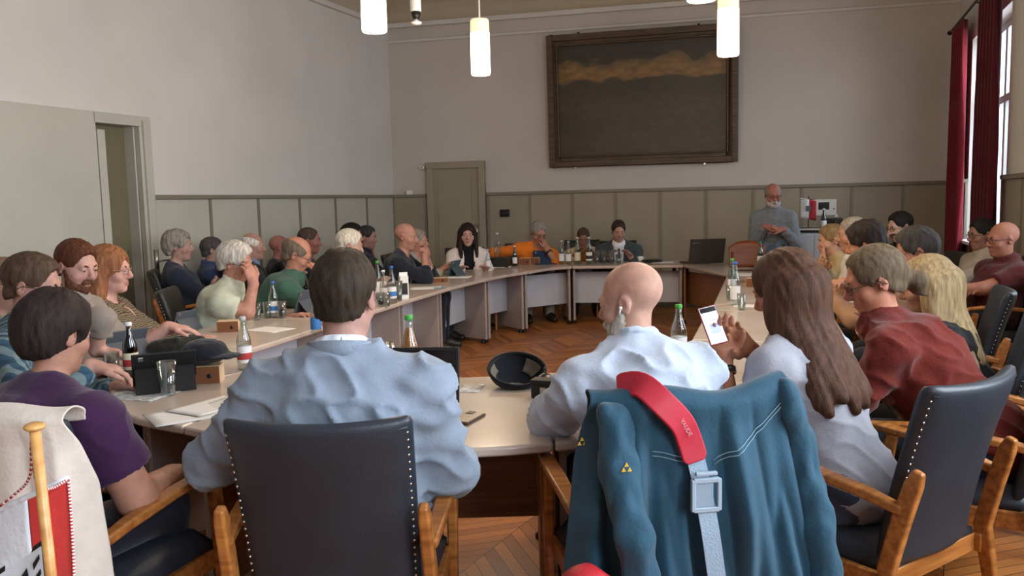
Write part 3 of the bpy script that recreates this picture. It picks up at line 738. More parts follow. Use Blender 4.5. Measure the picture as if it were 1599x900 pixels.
# curtains on the visible window, on a rod
M_CURT = cloth('#6d1420', .9); M_CURT2 = cloth('#4f1420', .9)
def curtain(y0, y1, lab, m, amp, nf, topw=1.0):
    P = []; nz, ny = 24, nf * 10
    for a in range(nz + 1):
        z = .04 + (3.55 - .04) * a / nz; row = []; w = 1 - (1 - topw) * (a / nz)
        for b in range(ny + 1):
            u = b / ny; y = y0 + (y1 - y0) * (.5 + (u - .5) * w); off = .13 + amp * math.sin(u * nf * 2 * math.pi + .6 * math.sin(a * .35)) * (1 - .25 * a / nz)
            q = RP(y, off); row.append((q[0], q[1], z))
        P.append(row)
    o = MB().grid(P).build('curtain', m, None, True, solid=.006); tag(o, lab, 'curtain', 'curtains of the far window'); return o
curtain(9.75, 10.75, 'dark red curtain hanging beside the back wall', M_CURT, .05, 6, .8)
curtain(7.95, 9.02, 'dark maroon curtain hanging behind the man in the maroon polo', M_CURT2, .055, 6, .85)
mb = MB(); q0, q1 = RP(11.0, .13), RP(7.6, .13); mb.sweep([(q0[0], q0[1], 3.60), (q1[0], q1[1], 3.60)], .014, n=10)
cr = empty('curtain_rod', (0, 0, 0), 0, 'thin dark curtain rod above the window', 'curtain rod'); mb.build('rod', M_DARKM, cr, True)
for y in (11.0, 7.6):
    q = RP(y, .13); mb = MB(); mb.ball((q[0], q[1], 3.6), .03, 8); mb.build('finial', M_DARKM, cr, True)
for y in (10.85, 9.3, 7.75):
    q = RP(y, .13); w = RP(y, -.01); mb = MB(); mb.sweep([(w[0], w[1], 3.6), (q[0], q[1], 3.6)], .01, n=6); mb.build('bracket', M_DARKM, cr, True)
# ------------------------------------------------------------------ pendant lamps
M_GLOW = mat('lamp_glass', '#fff2dc', .4, emit='#ffe9c4', estr=LAMP_EMIT)
M_GLOWT = mat('lamp_glass_top', '#f4e4c4', .4, emit='#ffdca8', estr=.55)
def lamp(px, bot, y, lab, h=.42, r=.075):
    b = at_y(px, bot, y); e = empty('pendant_lamp', b, 0, lab, 'pendant lamp', 'opal glass pendant lamps')
    MB().lathe([(r * .35, 0), (r * .93, .004), (r, .02), (r * .97, h * .76)], n=24).build('shade', M_GLOW, e, True)
    MB().lathe([(r * .97, h * .76), (r * .96, h * .97), (r * .88, h), (r * .2, h + .005)], n=24).build('shade_top', M_GLOWT, e, True)
    MB().sweep([(0, 0, h), (0, 0, ZT - b[2] - .04)], .006, n=8).build('cord', M_WHITE, e, True)
    MB().lathe([(.055, ZT - b[2] - .05), (.05, ZT - b[2])], n=16).build('ceiling_rose', M_WHITE, e, True)
    ld = bpy.data.lights.new('lamp_light', 'POINT'); ld.energy = LAMP_POWER; ld.color = LAMP_COL; ld.shadow_soft_size = .09
    lo = bpy.data.objects.new('lamp_light', ld); COL.objects.link(lo); lo.parent = e; lo.location = (0, 0, -.13)
lamp(585, 51, 5.05, 'glowing white pendant lamp over the table, cut by the top edge beside the sensor')
lamp(751, 118, 6.55, 'glowing white pendant lamp hanging with its whole shade and cord in view')
lamp(1137, 88, 5.95, 'glowing white pendant lamp in front of the upper corner of the painting')
lamp(1095, 2, 4.35, 'white pendant lamp above the painting with only its bottom edge in view')
# ceiling sensor
b = at_y(650, 38, 7.0); e = empty('ceiling_sensor', b, 0, 'small white cylinder sensor hanging from the ceiling near the room corner', 'sensor')
MB().lathe([(.043, .10), (.045, .11), (.045, .50), (.03, .51)], n=20).build('housing', M_WHITE, e, True)
MB().lathe([(.02, .04), (.032, .06), (.04, .10)], n=16).build('collar', M_BLACK, e, True)
MB().lathe([(.01, -.002), (.043, .004), (.045, .018), (.015, .03), (.014, .06)], n=20).build('sensor_head', M_WHITE, e, True)
MB().sweep([(0, 0, .5), (0, 0, ZT - b[2])], .012, n=8).build('stem', M_WHITE, e, True)
# ------------------------------------------------------------------ painting
def painting_mat():
    m = bpy.data.materials.new('oil_landscape'); m.use_nodes = True; nt = m.node_tree; N = nt.nodes; L = nt.links; b = N['Principled BSDF']
    tc = N.new('ShaderNodeTexCoord'); sp = N.new('ShaderNodeSeparateXYZ'); L.new(tc.outputs['Generated'], sp.inputs[0])
    nz = N.new('ShaderNodeTexNoise'); nz.inputs['Scale'].default_value = 3.2; nz.inputs['Detail'].default_value = 7; mp = N.new('ShaderNodeMapping'); mp.inputs['Scale'].default_value = (1.6, 1, 2.2); L.new(tc.outputs['Generated'], mp.inputs[0]); L.new(mp.outputs[0], nz.inputs[0])
    a = N.new('ShaderNodeMath'); a.operation = 'MULTIPLY_ADD'; L.new(nz.outputs[0], a.inputs[0]); a.inputs[1].default_value = .30; L.new(sp.outputs[2], a.inputs[2])
    rp = N.new('ShaderNodeValToRGB'); el = rp.color_ramp.elements; el[0].position = 0; el[0].color = lin('#2e2218'); el[1].position = 1; el[1].color = lin('#2c2116')
    for p, c in ((.25, '#3b2c20'), (.42, '#2d241a'), (.58, '#382a1b'), (.76, '#2a2216'), (.80, '#30261a'), (.83, '#7a5829'), (.92, '#7d5c30'), (.99, '#574628')): x = el.new(p); x.color = lin(c)
    L.new(a.outputs[0], rp.inputs[0])
    n2 = N.new('ShaderNodeTexNoise'); n2.inputs['Scale'].default_value = 9; n2.inputs['Detail'].default_value = 8; L.new(mp.outputs[0], n2.inputs[0])
    r2 = N.new('ShaderNodeValToRGB'); r2.color_ramp.elements[0].color = (.55, .55, .55, 1); r2.color_ramp.elements[1].color = (1.35, 1.3, 1.25, 1); r2.color_ramp.elements[0].position = .3; r2.color_ramp.elements[1].position = .7; L.new(n2.outputs[0], r2.inputs[0])
    mx = N.new('ShaderNodeMix'); mx.data_type = 'RGBA'; mx.blend_type = 'MULTIPLY'; mx.inputs[0].default_value = 1; L.new(rp.outputs[0], mx.inputs[6]); L.new(r2.outputs[0], mx.inputs[7])
    L.new(mx.outputs[2], b.inputs['Base Color']); b.inputs['Roughness'].default_value = .42
    bp = N.new('ShaderNodeBump'); bp.inputs['Strength'].default_value = .2; L.new(n2.outputs[0], bp.inputs['Height']); L.new(bp.outputs[0], b.inputs['Normal'])
    return m
ta, tb = bt(861), bt(1152); A, B = BP(ta), BP(tb)
def on_back(px, py): 
    d = ray(px, py); t = bt(px); q = BP(t); k = q[1] / d[1]; return d * k + CAM0
zb, zt_ = on_back(860, 262)[2], on_back(853, 60)[2]
cen = (A + B) / 2; wpx = np.linalg.norm(B - A); ang = math.atan2(B[1] - A[1], B[0] - A[0])
e = empty('framed_painting', (cen[0] - nB[0] * .03, cen[1] - nB[1] * .03, zb), ang, 'large dark landscape painting in a brown wooden frame on the back wall', 'painting')
hgt = zt_ - zb; fw = .155
M_FRAME = wood('frame_wood', '#3a2c1e', '#57432f', .45)
R_ = Rx(math.radians(-3))
def tilt(o): o.rotation_euler.x = math.radians(3); return o
mb = MB()
for w, d, y in ((fw, .03, -.015), (fw * .55, .07, -.05)):
    for sx in (-1, 1):
        mb.box((sx * (wpx / 2 - w / 2), y, hgt / 2), (w / 2, d / 2, hgt / 2)); mb.box((0, y, hgt / 2 + sx * (hgt / 2 - w / 2)), (wpx / 2 - w, d / 2, w / 2))
for sx in (-1, 1):
    mb.box((sx * (wpx / 2 - fw + .01), -.04, hgt / 2), (.014, .03, hgt / 2 - fw + .02)); mb.box((0, -.04, hgt / 2 + sx * (hgt / 2 - fw + .01)), (wpx / 2 - fw, .03, .014))
tilt(mb.build('frame', M_FRAME, e, bevel=.012))
tilt(MB().box((0, -.012, hgt / 2), (wpx / 2 - fw + .01, .006, hgt / 2 - fw + .01)).build('canvas', painting_mat(), e))
for sx in (-.36, .33): MB().box((wpx * sx, -.0, -.012), (.014, .03, .02)).build('bracket', M_METAL, e, bevel=.004)
for sx in (-.33, .30): MB().box((wpx * sx, -.06, hgt + .015), (.015, .02, .02)).build('hanger', M_DARKM, e, bevel=.004)
# small fittings on the walls
def fitting(name, px, py, hw, hh, dp, m, lab, cat, t=None):
    q = on_back(px, py); o = empty(name, q - np.array([nB[0], nB[1], 0]) * .0, ang, lab, cat)
    return o
e = fitting('thermostat', 640, 301, 0, 0, 0, None, 'small white thermostat on the wall left of the grey back door', 'thermostat'); MB().box((0, -.015, 0), (.05, .015, .032)).build('housing', M_WHITE, e, bevel=.008); MB().lathe([(.018, 0), (.016, .012)], n=16).build('dial', mat('dial', '#c8c6c0', .5), e, True).rotation_euler.x = math.pi / 2
e.children[1].location = (.01, -.028, 0)
e = fitting('wall_sensor', 660, 262, 0, 0, 0, None, 'small white box sensor beside the top corner of the back door', 'sensor'); MB().box((0, -.02, 0), (.042, .02, .022)).build('housing', M_WHITE, e, bevel=.006); MB().lathe([(.012, 0), (.008, .01)], n=12).build('lens', M_BLACK, e, True).rotation_euler.x = math.pi / 2; e.children[1].location = (0, -.038, 0)
e = fitting('wall_socket', 789, 333, 0, 0, 0, None, 'black double wall socket on the panelling left of the man in orange', 'socket')
for sx in (-.037, .037):
    e2 = MB().box((sx, -.036, 0), (.036, .014, .055)).build('plate', M_BLACK, e, bevel=.006)
    MB().lathe([(.022, 0), (.02, .012), (.005, .012)], n=16).build('insert', mat('socket_insert', '#2a2a2c', .3), e2, True, loc=(sx, -.05, 0)).rotation_euler.x = math.pi / 2
# baseboards
run(CA, CB, 0, .12, .045, M_RAIL, 'baseboard_back', -nB); run(LP(DY1 + .14), LP(13), 0, .12, .045, M_RAIL, 'baseboard_left', -nL); run(RP(YR), RP(11.1), 0, .12, .045, M_RAIL, 'baseboard_right', -nR)
# ------------------------------------------------------------------ the ring of tables
M_TOP = mat('table_top', '#bfaea1', .28, var=.05, scale=5, stretch=(1, 1, 1), bump=.01, bscale=30, coat=.25)
M_EDGE = mat('table_edge', '#b9b0aa', .4)
M_SIDE = mat('table_side', '#a39690', .5, var=.04, scale=6)
M_MOD = mat('table_modesty', '#c3c6cf', .5, var=.02, scale=6)
M_MODW = wood('table_wood', '#7a4f33', '#94643f', .4)
inner = [(-.55, 3.84), (-.98, 3.98), (-1.25, 4.25), tp(390, 545)[:2], (-1.2, 5.95), (-.87, 7.15), tp(700, 450)[:2], tp(770, 433)[:2], tp(825, 424)[:2], tp(893, 416)[:2], tp(1068, 414)[:2], tp(1136, 428)[:2], tp(1113, 477)[:2], (1.42, 6.0), tp(1080, 530)[:2], (.70, 4.12), tp(852, 583)[:2]]
outer = [(-.62, 2.755), (-1.25, 3.06), (-1.72, 3.5), (-2.28, 4.85), (-2.02, 6.1), (-1.68, 7.35), (-1.42, 8.3), (-.93, 9.75), (-.35, 10.6), (.72, 11.12), (2.25, 10.95), (3.10, 8.6), (2.62, 7.0), (2.22, 5.75), (1.83, 4.45), (1.25, 3.25), (.13, 2.74)]
inner = [np.array(p, float) for p in inner]; outer = [np.array(p, float) for p in outer]
CURVED = {0, 1, 2, 6, 7, 8, 14, 15, 16}
TABLE_LABELS = ['table segment under the black tablet stand and empty tumbler', 'table segment holding the cola bottle and the near phone box', 'table segment under the black bag and far phone box',
    'table segment in front of the white-haired man resting his face', 'table segment in front of the man in the green polo', 'table segment bearing the cluster of bottles and glasses', 'table segment in front of the bald man in navy',
    'table segment in front of the woman in the white blazer', 'table segment in front of the man in the orange shirt', 'table segment with the row of glasses before the man in the suit', 'corner table segment carrying the open grey laptop',
    'table segment in front of the woman in the khaki blouse', 'table segment in front of the dark-haired man in the rust shirt', 'table segment with the blue-capped water bottle', 'corner table segment before the woman with the phone', 'table segment under the elbow of the bald man in the white shirt',
    'near table segment carrying the black laptop and smartphone']
NS = len(inner)
def seg_curve(P, i):
    g = [P[(i + k - 1) % NS] for k in range(4)]
    if i in CURVED:
        pts = []
        for k in range(7):
            t = k / 6; a, b, c, d = g; pts.append(.5 * (2 * b + (c - a) * t + (2 * a - 5 * b + 4 * c - d) * t * t + (3 * b - a - 3 * c + d) * t ** 3))
        return pts
    return [g[1], g[2]]
def table(i, lab):
    ci, co = seg_curve(inner, i), seg_curve(outer, i); c = sum(ci + co) / (len(ci) + len(co))
    e = empty('conference_table', (c[0], c[1], 0), 0, lab, 'table', 'light conference table segments set in a ring')
    ci = [p - c for p in ci]; co = [p - c for p in co]
    g = .003
    def sh(P, d): u = nrm(d); return [P[0] + u * g] + list(P[1:-1]) + [P[-1] - u * g]
    ci, co = sh(ci, ci[-1] - ci[0]), sh(co, co[-1] - co[0])
    poly = [tuple(p) for p in ci] + [tuple(p) for p in co[::-1]]
    t = MB().prism(poly, TT - .036, TT).build('tabletop', M_TOP, e, bevel=.012, seg=3)
    woody = i in (0, 10, 11, 12, 13, 16)
    ends = []
    for k, (a, b) in enumerate(((ci[0], co[0]), (ci[-1], co[-1]))):
        d = nrm(b - a); L = np.linalg.norm(b - a); s = nrm(ci[-1] - ci[0]) * (1 if k == 0 else -1)
        p0 = a + d * .10 + s * .035; p1 = b - d * .14 + s * .035; n = nrm(np.array([-d[1], d[0]])) * .014
        mb = MB().prism([tuple(p0 - n), tuple(p1 - n), tuple(p1 + n), tuple(p0 + n)], .045, TT - .036); mb.build('side_panel', M_SIDE if not woody else M_MODW, e, bevel=.003)
        for q in (p0 + d * .06, p1 - d * .06): MB().lathe([(.028, 0), (.028, .02), (.016, .026), (.016, .05)], (q[0], q[1], 0), 12).build('foot', M_BLACK, e, True)
        ends.append((a + d * L * .44 + s * .05))
    a, b = ends; d = nrm(b - a); n = np.array([-d[1], d[0]]) * .009
    MB().prism([tuple(a - n), tuple(b - n), tuple(b + n), tuple(a + n)], .24, TT - .10).build('modesty_panel', M_MOD if not woody else M_MODW, e, bevel=.003)
    for q in (a + d * .06, b - d * .06): MB().box((q[0], q[1], TT - .068), (.02, .02, .034)).build('bracket', M_DARKM, e)
for i in range(NS): table(i, TABLE_LABELS[i])

# ------------------------------------------------------------------ leather armchairs
M_LEATH = mat('slate_leather', '#2a2f37', .42, var=.10, scale=9, bump=.10, bscale=160, spec=.5)
M_LEATHD = mat('dark_leather', '#2a2826', .5, var=.10, scale=9, bump=.10, bscale=160)
M_CWOOD = wood('chair_wood', '#8a5226', '#b5763c', .3)
M_STUD = mat('nail_heads', '#d9d7d0', .18, 1)
def bend(P):
    P = np.array(P, float); u = P[:, 0] / .26; z = P[:, 2]
    P[:, 1] += -.215 - .055 * (1 - u ** 2) - .14 * np.clip((z - .42) / .56, 0, 1.2) ** 1.3 + .012
    return P
def make_chair(name, lab, leather):
    e = empty(name, (0, 0, 0), 0, lab, 'chair', 'leather armchairs around the tables')
    # backrest
    nx, nz = 17, 20; V = []; idx = {}
    def outline(i, j, f):
        u = -1 + 2 * i / (nx - 1); w = j / (nz - 1); hw = .245 + .012 * w
        x = u * hw; z = .40 + .585 * w + (.012 * u * u if j == nz - 1 else 0); ed = min(1, (1 - abs(u)) * 6) ** .5; et = min(1, (1 - w) * 8) ** .5
        th = .016 + .018 * min(ed, et) + .010 * (w ** 6)
        return (x, th if f else -th * .8, z)
    mb = MB(); F = [[outline(i, j, 1) for i in range(nx)] for j in range(nz)]; B = [[outline(i, j, 0) for i in range(nx)] for j in range(nz)]
    mb.grid(F); mb.grid([r[::-1] for r in B])
    per = [(i, 0) for i in range(nx)] + [(nx - 1, j) for j in range(1, nz)] + [(i, nz - 1) for i in range(nx - 2, -1, -1)] + [(0, j) for j in range(nz - 2, 0, -1)]
    vv = [F[j][i] for i, j in per] + [B[j][i] for i, j in per]; n = len(per); mb.add(vv, [(k, (k + 1) % n, n + (k + 1) % n, n + k) for k in range(n)])
    mb.V = [tuple(v) for v in bend(mb.V)]
    bk = mb.build('backrest', leather, e, True, sub=1)
    mb = MB(); P = bend([(x, -.022, .965 - .018 * (1 - (x / .26) ** 2)) for x in np.linspace(-.245, .245, 15)]); mb.sweep(P, .0035, n=6); mb.build('piping', leather, bk, True)
    for q in (-1, 1):
        mb = MB()
        for k in range(24):
            z = .43 + k * .0225; c = bend([(q * (.232 + .010 * (z - .4) / .58), -.018, z)])[0]; mb.ball(c, (.0045, .0035, .0045), 4)
        mb.build('nail_row', M_STUD, bk, True)
    # seat
    mb = MB(); V = []
    n = 12; P = []; Pb = []
    for a in range(n + 1):
        r1, r2 = [], []
        for b in range(n + 1):
            u, v = -1 + 2 * a / n, -1 + 2 * b / n; pu = min(1, (1 - abs(u)) * 5) ** .5; pv = min(1, (1 - abs(v)) * 5) ** .5
            x = u * (.25 + .012 * (v + 1)); y = -.01 + v * .235
            r1.append((x, y, .415 + .055 * min(pu, pv) + .012 * pu * pv * (1 - .5 * (u * u + v * v)))); r2.append((x, y, .375))
        P.append(r1); Pb.append(r2)
    mb.grid(P); mb.grid([r[::-1] for r in Pb]); per = [(0, b) for b in range(n + 1)] + [(a, n) for a in range(1, n + 1)] + [(n, b) for b in range(n - 1, -1, -1)] + [(a, 0) for a in range(n - 1, 0, -1)]
    vv = [P[a][b] for a, b in per] + [Pb[a][b] for a, b in per]; m = len(per); mb.add(vv, [(k, (k + 1) % m, m + (k + 1) % m, m + k) for k in range(m)])
    mb.build('seat', leather, e, True)
    for q in (-1, 1):
        x = q * .285
        MB().sweep([(x, -.37, 0), (x, -.30, .20), (x, -.262, .42), (x * .985, -.30, .58), (x * .975, -.335, .70), (x * .97, -.35, .745)], [.03, .034, .038, .036, .034, .028], [.036, .044, .055, .056, .052, .034], up=(0, 1, 0)).build('leg', M_CWOOD, e, bevel=.010, seg=3)
        MB().sweep([(q * .292, .24, 0), (q * .292, .235, .30), (q * .296, .225, .52), (q * .300, .205, .635)], [.030, .034, .036, .034], [.034, .042, .05, .05], up=(0, 1, 0)).build('leg', M_CWOOD, e, bevel=.010, seg=3)
        MB().sweep([(q * .288, -.31, .615), (q * .297, -.2, .642), (q * .305, .0, .668), (q * .307, .15, .676), (q * .302, .25, .668), (q * .298, .275, .655)], [.036, .048, .056, .056, .048, .034], [.032, .032, .028, .026, .024, .018]).build('armrest', M_CWOOD, e, bevel=.009, seg=3)
        MB().box((q * .272, -.02, .36), (.014, .25, .032)).build('seat_rail', M_CWOOD, e, bevel=.005)
    for y in (-.235, .222): MB().box((0, y, .36), (.27, .014, .032)).build('seat_rail', M_CWOOD, e, bevel=.005)
    return e
def chair_at_back(src, L_, R_2, lab, first=False):
    """put a chair so the top corners of its back stand at the points L_ and R_2"""
    c = src if first else copy_tree(src); d = (R_2 - L_)[:2]; a = math.atan2(d[1], d[0]); mid = (L_ + R_2)[:2] / 2; f = np.array([-math.sin(a), math.cos(a)])
    p = mid + f * .365; c.location = (p[0], p[1], 0); c.rotation_euler.z = a; c['label'] = lab; return c
CH = make_chair('armchair', 'x', M_LEATH)
chair_at_back(CH, at_z(348, 660, .985), at_z(638, 655, .985), 'slate leather armchair with nail heads under the man in the pale blue blazer', True)
CHB = chair_at_back(CH, at_z(1452, 610, .985), at_z(1590, 573, .985), 'slate leather armchair turned sideways behind the woman with the phone')
CHC = chair_at_back(CH, at_z(935, 637, .985), at_z(1215, 620, .985), 'armchair covered by the blue jacket behind the bald man')
c = copy_tree(CH); c.location = (-1.37, 2.62, 0); c.rotation_euler.z = -math.radians(16); c['label'] = 'armchair covered by the white coat under the woman in purple'; CHD = c
CH2 = make_chair('armchair', 'empty dark armchair between the red-haired woman and the white-haired man', M_LEATHD)

# ------------------------------------------------------------------ the people
def stripes_mat(name, c1, c2, c3, scale, plaid=False):
    m = bpy.data.materials.new(name); m.use_nodes = True; nt = m.node_tree; N = nt.nodes; L = nt.links; b = N['Principled BSDF']; b.inputs['Roughness'].default_value = .85; b.inputs['Specular IOR Level'].default_value = .2
    tc = N.new('ShaderNodeTexCoord')
    def wave(ax, sc, dist):
        w = N.new('ShaderNodeTexWave'); w.bands_direction = ax; w.inputs['Scale'].default_value = sc; w.inputs['Distortion'].default_value = dist; w.inputs['Detail'].default_value = 2; L.new(tc.outputs['Object'], w.inputs[0]); return w
    if plaid:
        a, c = wave('Z', scale, 0), wave('X', scale, 0); r1, r2 = N.new('ShaderNodeValToRGB'), N.new('ShaderNodeValToRGB')
        for r, cc in ((r1, (c1, c2)), (r2, (c1, c3))): r.color_ramp.interpolation = 'CONSTANT'; r.color_ramp.elements[0].color = lin(cc[0]); r.color_ramp.elements[1].color = lin(cc[1]); r.color_ramp.elements[1].position = .55
        L.new(a.outputs[0], r1.inputs[0]); L.new(c.outputs[0], r2.inputs[0]); mx = N.new('ShaderNodeMix'); mx.data_type = 'RGBA'; mx.inputs[0].default_value = .5; L.new(r1.outputs[0], mx.inputs[6]); L.new(r2.outputs[0], mx.inputs[7]); L.new(mx.outputs[2], b.inputs['Base Color'])
    else:
        a = wave('Z', scale, 7); r = N.new('ShaderNodeValToRGB'); r.color_ramp.elements[0].color = lin(c1); r.color_ramp.elements[1].color = lin(c2); r.color_ramp.elements[0].position = .35; r.color_ramp.elements[1].position = .62; L.new(a.outputs[0], r.inputs[0]); L.new(r.outputs[0], b.inputs['Base Color'])
    return m
PLAID = stripes_mat('plaid_cloth', '#3c5566', '#22394d', '#8fa09c', 10, True)
ZIG = stripes_mat('zigzag_knit', '#4a4036', '#85745f', None, 26)
NEAR = dict(fine=.0045, coarse=.011)
MID = dict(fine=.0055, coarse=.013)
def px(x, y, d): return ('px', x, y, d)
def lap(q, f=.32, sd=.10, z=.62): return dict(w=(q * sd, f, z), n=(0, 0, -1), e=(q * .5, -.3, -.7))
# --- backs near the camera
person('woman in purple', 'person in a purple short-sleeved top with short dark hair, seen from behind', 86, 522, 2.55, 22, s=1.06, hs=.95, lean=.16, head=(2, 12, 0), fem=1, sw=.192, belly=.05, depth=1.25,
       skin_c='#b5795f', hair=('thick', '#2b211e'), top=('tee', '#381a3c'), sleeve='short', arms=dict(R=dict(w=px(268, 744, 2.72), e=px(214, 778, 2.47), n=(-.3, .2, -1), curl=.5, th=1.45), L=lap(-1)), legs='#22222c', **NEAR)
person('man in the pale blue blazer', 'person in a pale blue blazer with short dark hair, seen from behind', 538, 465, 2.52, 2, s=1.16, lean=.02, head=(4, 12, 0), hs=.96, sw=.205, belly=.04, depth=1.15,
       skin_c='#b27f6e', hair=('full', '#33291f'), top=('blazer', '#85909f'), undershirt='#e3eaf2', arms=dict(R=dict(w=px(676, 716, 2.92), e=px(700, 735, 2.50), n=(-1, 0, -.3), th=1.08), L=dict(w=px(350, 700, 2.95), e=px(334, 722, 2.50), n=(1, 0, -.3), th=1.0)), legs='#7d8da8', ruck=.018, **NEAR)
person('bald man in the white shirt', 'bald person with an ear bud and white shirt leaning on the near table', 986, 470, 2.82, -12, s=1.08, lean=.22, side=-.02, head=(-48, 14, 0), hs=1.0, sw=.195, belly=.05, depth=1.15,
       skin_c='#bf8a70', hair=None, brow='#8a7a68', beard=('#b0a89c', .012), top=('shirt', '#b2bac8'), arms=dict(L=dict(w=(-.10, .62, .80), e=px(862, 655, 2.86), n=(0, 0, -1), th=1.25), R=dict(w=(.16, .62, .80), e=(.8, -.1, -.5), n=(0, 0, -1), th=1.2)), legs='#2d3342', ruck=.018, **NEAR)
Hh = [0, 0, 0]
def fall(x0, y0, l, n=5, w=.07, drift=0, r=.022, back=-.07, turn=0):
    out = []
    for i in range(n):
        u = -1 + 2 * i / (n - 1); a = u * 1.35 + turn; hx_, hy_ = .066 * math.sin(a), -.085 * math.cos(a) - .012
        out.append(([(hx_, hy_, .03), (hx_ * 1.25, hy_ * 1.15 + .0, -.10), (hx_ * 1.45 + drift * .4, hy_ * 1.05 + back * .5, -.10 - l * .45), (hx_ * 1.85 + drift + .01 * math.sin(i * 5), hy_ + back, -.10 - l * (1 + .10 * math.sin(i * 2.3)))], r * 1.35, r * .55))
    return out
person('woman with the phone', 'person with long brown hair in a white blouse, holding a phone in both hands', 1226, 452, 2.98, -38, s=1.08, lean=.24, head=(-14, 22, 0), fem=1, sw=.172, skin_c='#b06a4a', hair=('long', '#4c3122'),
       strands=fall(0, 0, .24, n=8, r=.036, back=-.17, drift=.0), top=('shirt', '#9a9aa2'), sleeve='half', arms=dict(L=dict(w=px(1130, 566, 2.94), e=px(1148, 690, 2.80), f=(-.15, -.05, 1), n=(-.6, -.75, .25), curl=.35, thumb=.6), R=dict(w=px(1174, 548, 3.0), e=(.6, -.6, -.6), f=(-.8, .1, .6), n=(-.5, -.6, .4), curl=.5, thumb=.6)), watch=('L', '2a2420'), legs='#3d4658', ruck=.008, **NEAR)
person('person with the ponytail', 'person in a rust red shirt with glasses and a low grey ponytail', 1366, 438, 3.42, -58, s=1.14, lean=.34, head=(-22, 20, 0), sw=.19, belly=.05, depth=1.3, skin_c='#b4694c', hair=('pony', '#5d4d3a'),
       top=('shirt', '#601d13'), glasses='3a2c24', arms=dict(L=dict(w=(-.10, .62, .78), n=(0, 0, -1)), R=dict(w=(.10, .60, .78), n=(0, 0, -1), th=1.2)), legs='#23252c', ruck=.014, **MID)
person('woman with long blond hair', 'person with long blond hair hanging over a black top, facing the table', 1447, 446, 4.05, -62, s=1.12, lean=.16, head=(0, 14, 0), fem=1, skin_c='#b07a5c', hair=('long', '#9a8360'), strands=fall(0, 0, .24, n=7, r=.036, back=-.13), top=('sweater', '#17171a'), legs='#1d1e22', **MID)
person('man with the grey temples', 'person with dark hair and grey temples showing over the blond head', 1432, 392, 4.95, -66, s=1.12, lean=.15, head=(-4, 16, 0), skin_c='#a8664c', hair=('full', '#3c3835'), glasses='2a2524', top=('shirt', '#6d7d93'), legs='#23252c')
person('man with dark wavy hair', 'person with dark wavy hair and tan shirt behind the ponytail, facing left', 1350, 380, 5.75, -75, s=1.12, lean=.18, head=(10, 16, 0), skin_c='#b8764f', hair=('curly', '#2c2421'), top=('shirt', '#b58a68'), legs='#23252c', arms=dict(L=dict(w=px(1290, 452, 5.6), n=(0, 0, -1), curl=.8), R=dict(w=px(1300, 446, 5.35), n=(0, 0, -1), curl=.9)))
person('greying man in the white shirt', 'person with thinning grey hair and white shirt behind the wavy-haired man', 1331, 366, 6.6, -80, s=1.1, lean=.12, head=(0, 8, 0), skin_c='#b57b5c', hair=('buzz', '#8d8276'), top=('shirt', '#cfcac4'), legs='#23252c')
person('woman in the khaki blouse', 'person in a khaki blouse in left profile, holding a dark tablet', 1299, 375, 7.4, -84, s=1.12, lean=.08, head=(0, 14, 0), fem=1, skin_c='#c48a68', hair=('short', '#7d6444'), top=('shirt', '#a8946c'), legs='#23252c', arms=dict(L=dict(w=px(1281, 413, 7.35), n=(.2, -.3, .9), curl=.7), R=dict(w=px(1288, 420, 7.1), n=(-.2, -.3, .9), curl=.7)))
person('man in black with his hand to his mouth', 'person in black with glasses, hand at the mouth, beside the dark red curtain', 1406, 354, 7.7, -98, s=1.1, sw=.2, depth=1.25, lean=.34, head=(0, 14, 0), skin_c='#c09482', hair=('short', '#1d1816'), glasses='1c1a1a', top=('sweater', '#191a1d'), legs='#1d1e22', arms=dict(R=dict(w=('head', .03, .13, -.17), f=(-.2, -.1, .9), n=(-.5, -.5, .2), curl=1.2), L=lap(-1)))
person('man in the maroon polo', 'bald person with glasses in a maroon polo sitting by the window', 1566, 374, 6.55, -92, s=1.13, lean=-.10, head=(2, 6, 0), skin_c='#a8664c', hair=None, brow='#5a4638', glasses='2a2424', sw=.19, belly=.08, depth=1.2, top=('shirt', '#4c1a1c'), sleeve='short', legs='#191a1f', arms=dict(L=dict(w=(-.12, .52, .80), n=(0, 0, -1)), R=dict(w=px(1541, 453, 6.35), n=(0, 0, -1), f=(-.1, 1, 0), e=(.4, -.6, -.6), th=1.2)), watch=('R', '1c1a1a'))
person('man in the beige shirt', 'person with dark hair and glasses in a beige shirt half hidden by the maroon polo', 1533, 366, 7.35, -92, s=1.1, lean=-.04, head=(0, 8, 0), skin_c='#a06850', hair=('short', '#1e1a18'), glasses='1c1a1a', top=('shirt', '#a89c8c'), legs='#23252c', arms=dict(L=dict(w=(-.12, .55, .78), n=(0, 0, -1)), R=dict(w=px(1500, 437, 7.1), n=(0, 0, -1))))
